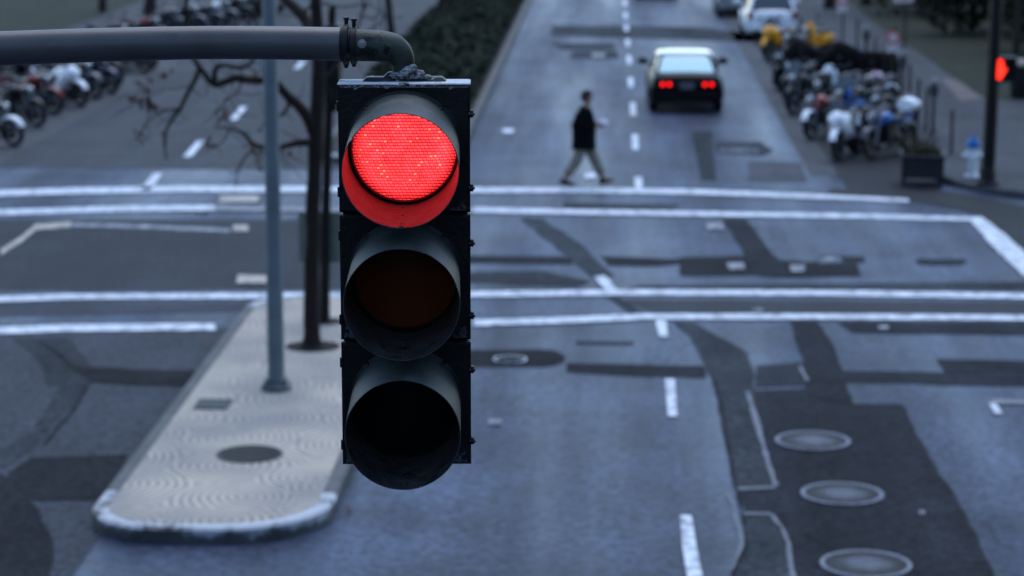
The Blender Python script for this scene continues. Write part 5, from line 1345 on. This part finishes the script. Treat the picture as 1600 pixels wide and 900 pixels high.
for sy in (-1, 1):
    MB().ell((.148, sy*.032, 1.69), (.010, .012, .008), n=8, m=6).build("eye", mat("eye_dark", (.03, .02, .02), .2), per)
    MB().ell((.07, sy*.088, 1.665), (.022, .010, .030), n=8, m=6).build("ear", SKIN, per)
MB().ell((.150, 0, 1.622), (.012, .026, .006), n=8, m=6).build("mouth", mat("lips", (.25, .09, .08), .5), per)
for s_, base, sy in (('L', Vector(J['mL'][0]), 1), ('R', Vector(J['mR'][0]), -1)):
    for k in range(4):
        o_ = Vector((.012, 0, .020-.017*k)); q0 = base+o_
        MB().tube([q0, q0+Vector((.04, -sy*.012, .006)), q0+Vector((.062, -sy*.038, .006)), q0+Vector((.055, -sy*.058, .004))], [.0095, .009, .008, .0065], 8).build("finger", SKIN, per)
    MB().tube([base+Vector((-.01, -sy*.01, .02)), base+Vector((.02, -sy*.035, .035)), base+Vector((.045, -sy*.05, .030))], [.011, .010, .008], 8).build("thumb", SKIN, per)
bd = thing("paper_bundle", "white crumpled bundle held at chest height by the walking person", "bundle", (pbase.x+.36, pbase.y-.02, 1.20))
mbb = MB(); mbb.ell((0, 0, 0), (.10, .12, .085), n=20, m=14)
mbb.v = [v*(1+.16*noise.noise(v*16)) for v in mbb.v]
mbb.build("wrapping", mat("white_wrapping", (.62, .58, .68), .7, var=.12, scale=20, bump=.4), bd)

# scattered fallen leaves and litter on the asphalt
for (px, py, lab) in ((322, 543, "small brown fallen leaf by the left kerb of the island"), (545, 797, "small brown fallen leaf beside the rounded near end of the island")):
    p = W(px, py, .02)
    mb = MB(); mb.add([(-.06, 0, 0), (-.02, -.035, .012), (.06, 0, .004), (.0, .035, .014), (-.06, 0, .004), (-.02, -.035, .016), (.06, 0, .008), (.0, .035, .018)], [(0, 1, 2, 3), (4, 5, 6, 7)])
    o = mb.build("fallen_leaf", MATS["russet_leaves"], smooth=0); o.location = p; o.rotation_euler = (0, 0, px); tag(o, lab, "leaf")

# ------------------------------------------------------------------ unseen buildings added round the near end of the street to shade it
FAC = mat("building_render", (.10, .095, .09), .85, var=.15, scale=.5)
def building(label, x0, x1, y0, y1, h, face):
    t = thing("building", label, "building", ((x0+x1)/2, (y0+y1)/2, .1))
    cx, cy = (x0+x1)/2, (y0+y1)/2
    MB().box((0, 0, h/2), (x1-x0, y1-y0, h)).build("wall", FAC, t, smooth=0)
    MB().box((0, 0, h+.2), (x1-x0+.8, y1-y0+.8, .5)).build("cornice", FAC, t, smooth=0)
    n = int((y1-y0 if face in "EW" else x1-x0)//4.5); k = 0
    for i in range(n):
        for j in range(int(h//3.6)):
            if k >= 96: break
            k += 1
            z = 2+j*3.6
            if face in "EW":
                p = ((x1-x0)/2*(1 if face == "E" else -1), -(y1-y0)/2+(i+.5)*(y1-y0)/n, z); d = (.12, 1.5, 1.9)
            else:
                p = (-(x1-x0)/2+(i+.5)*(x1-x0)/n, (y1-y0)/2, z); d = (1.5, .12, 1.9)
            MB().box(p, d).build("window", GLASSDK, t, smooth=0)
building("plain grey building added unseen on the left to shade the near street", -50, -20, -30, 24, 12, "E")
building("plain grey building added unseen on the right to shade the near street", 11.5, 45, -30, 24, 12, "W")
building("plain grey building added unseen behind the camera to shade surfaces facing it", -50, 45, -62, -34, 14, "N")
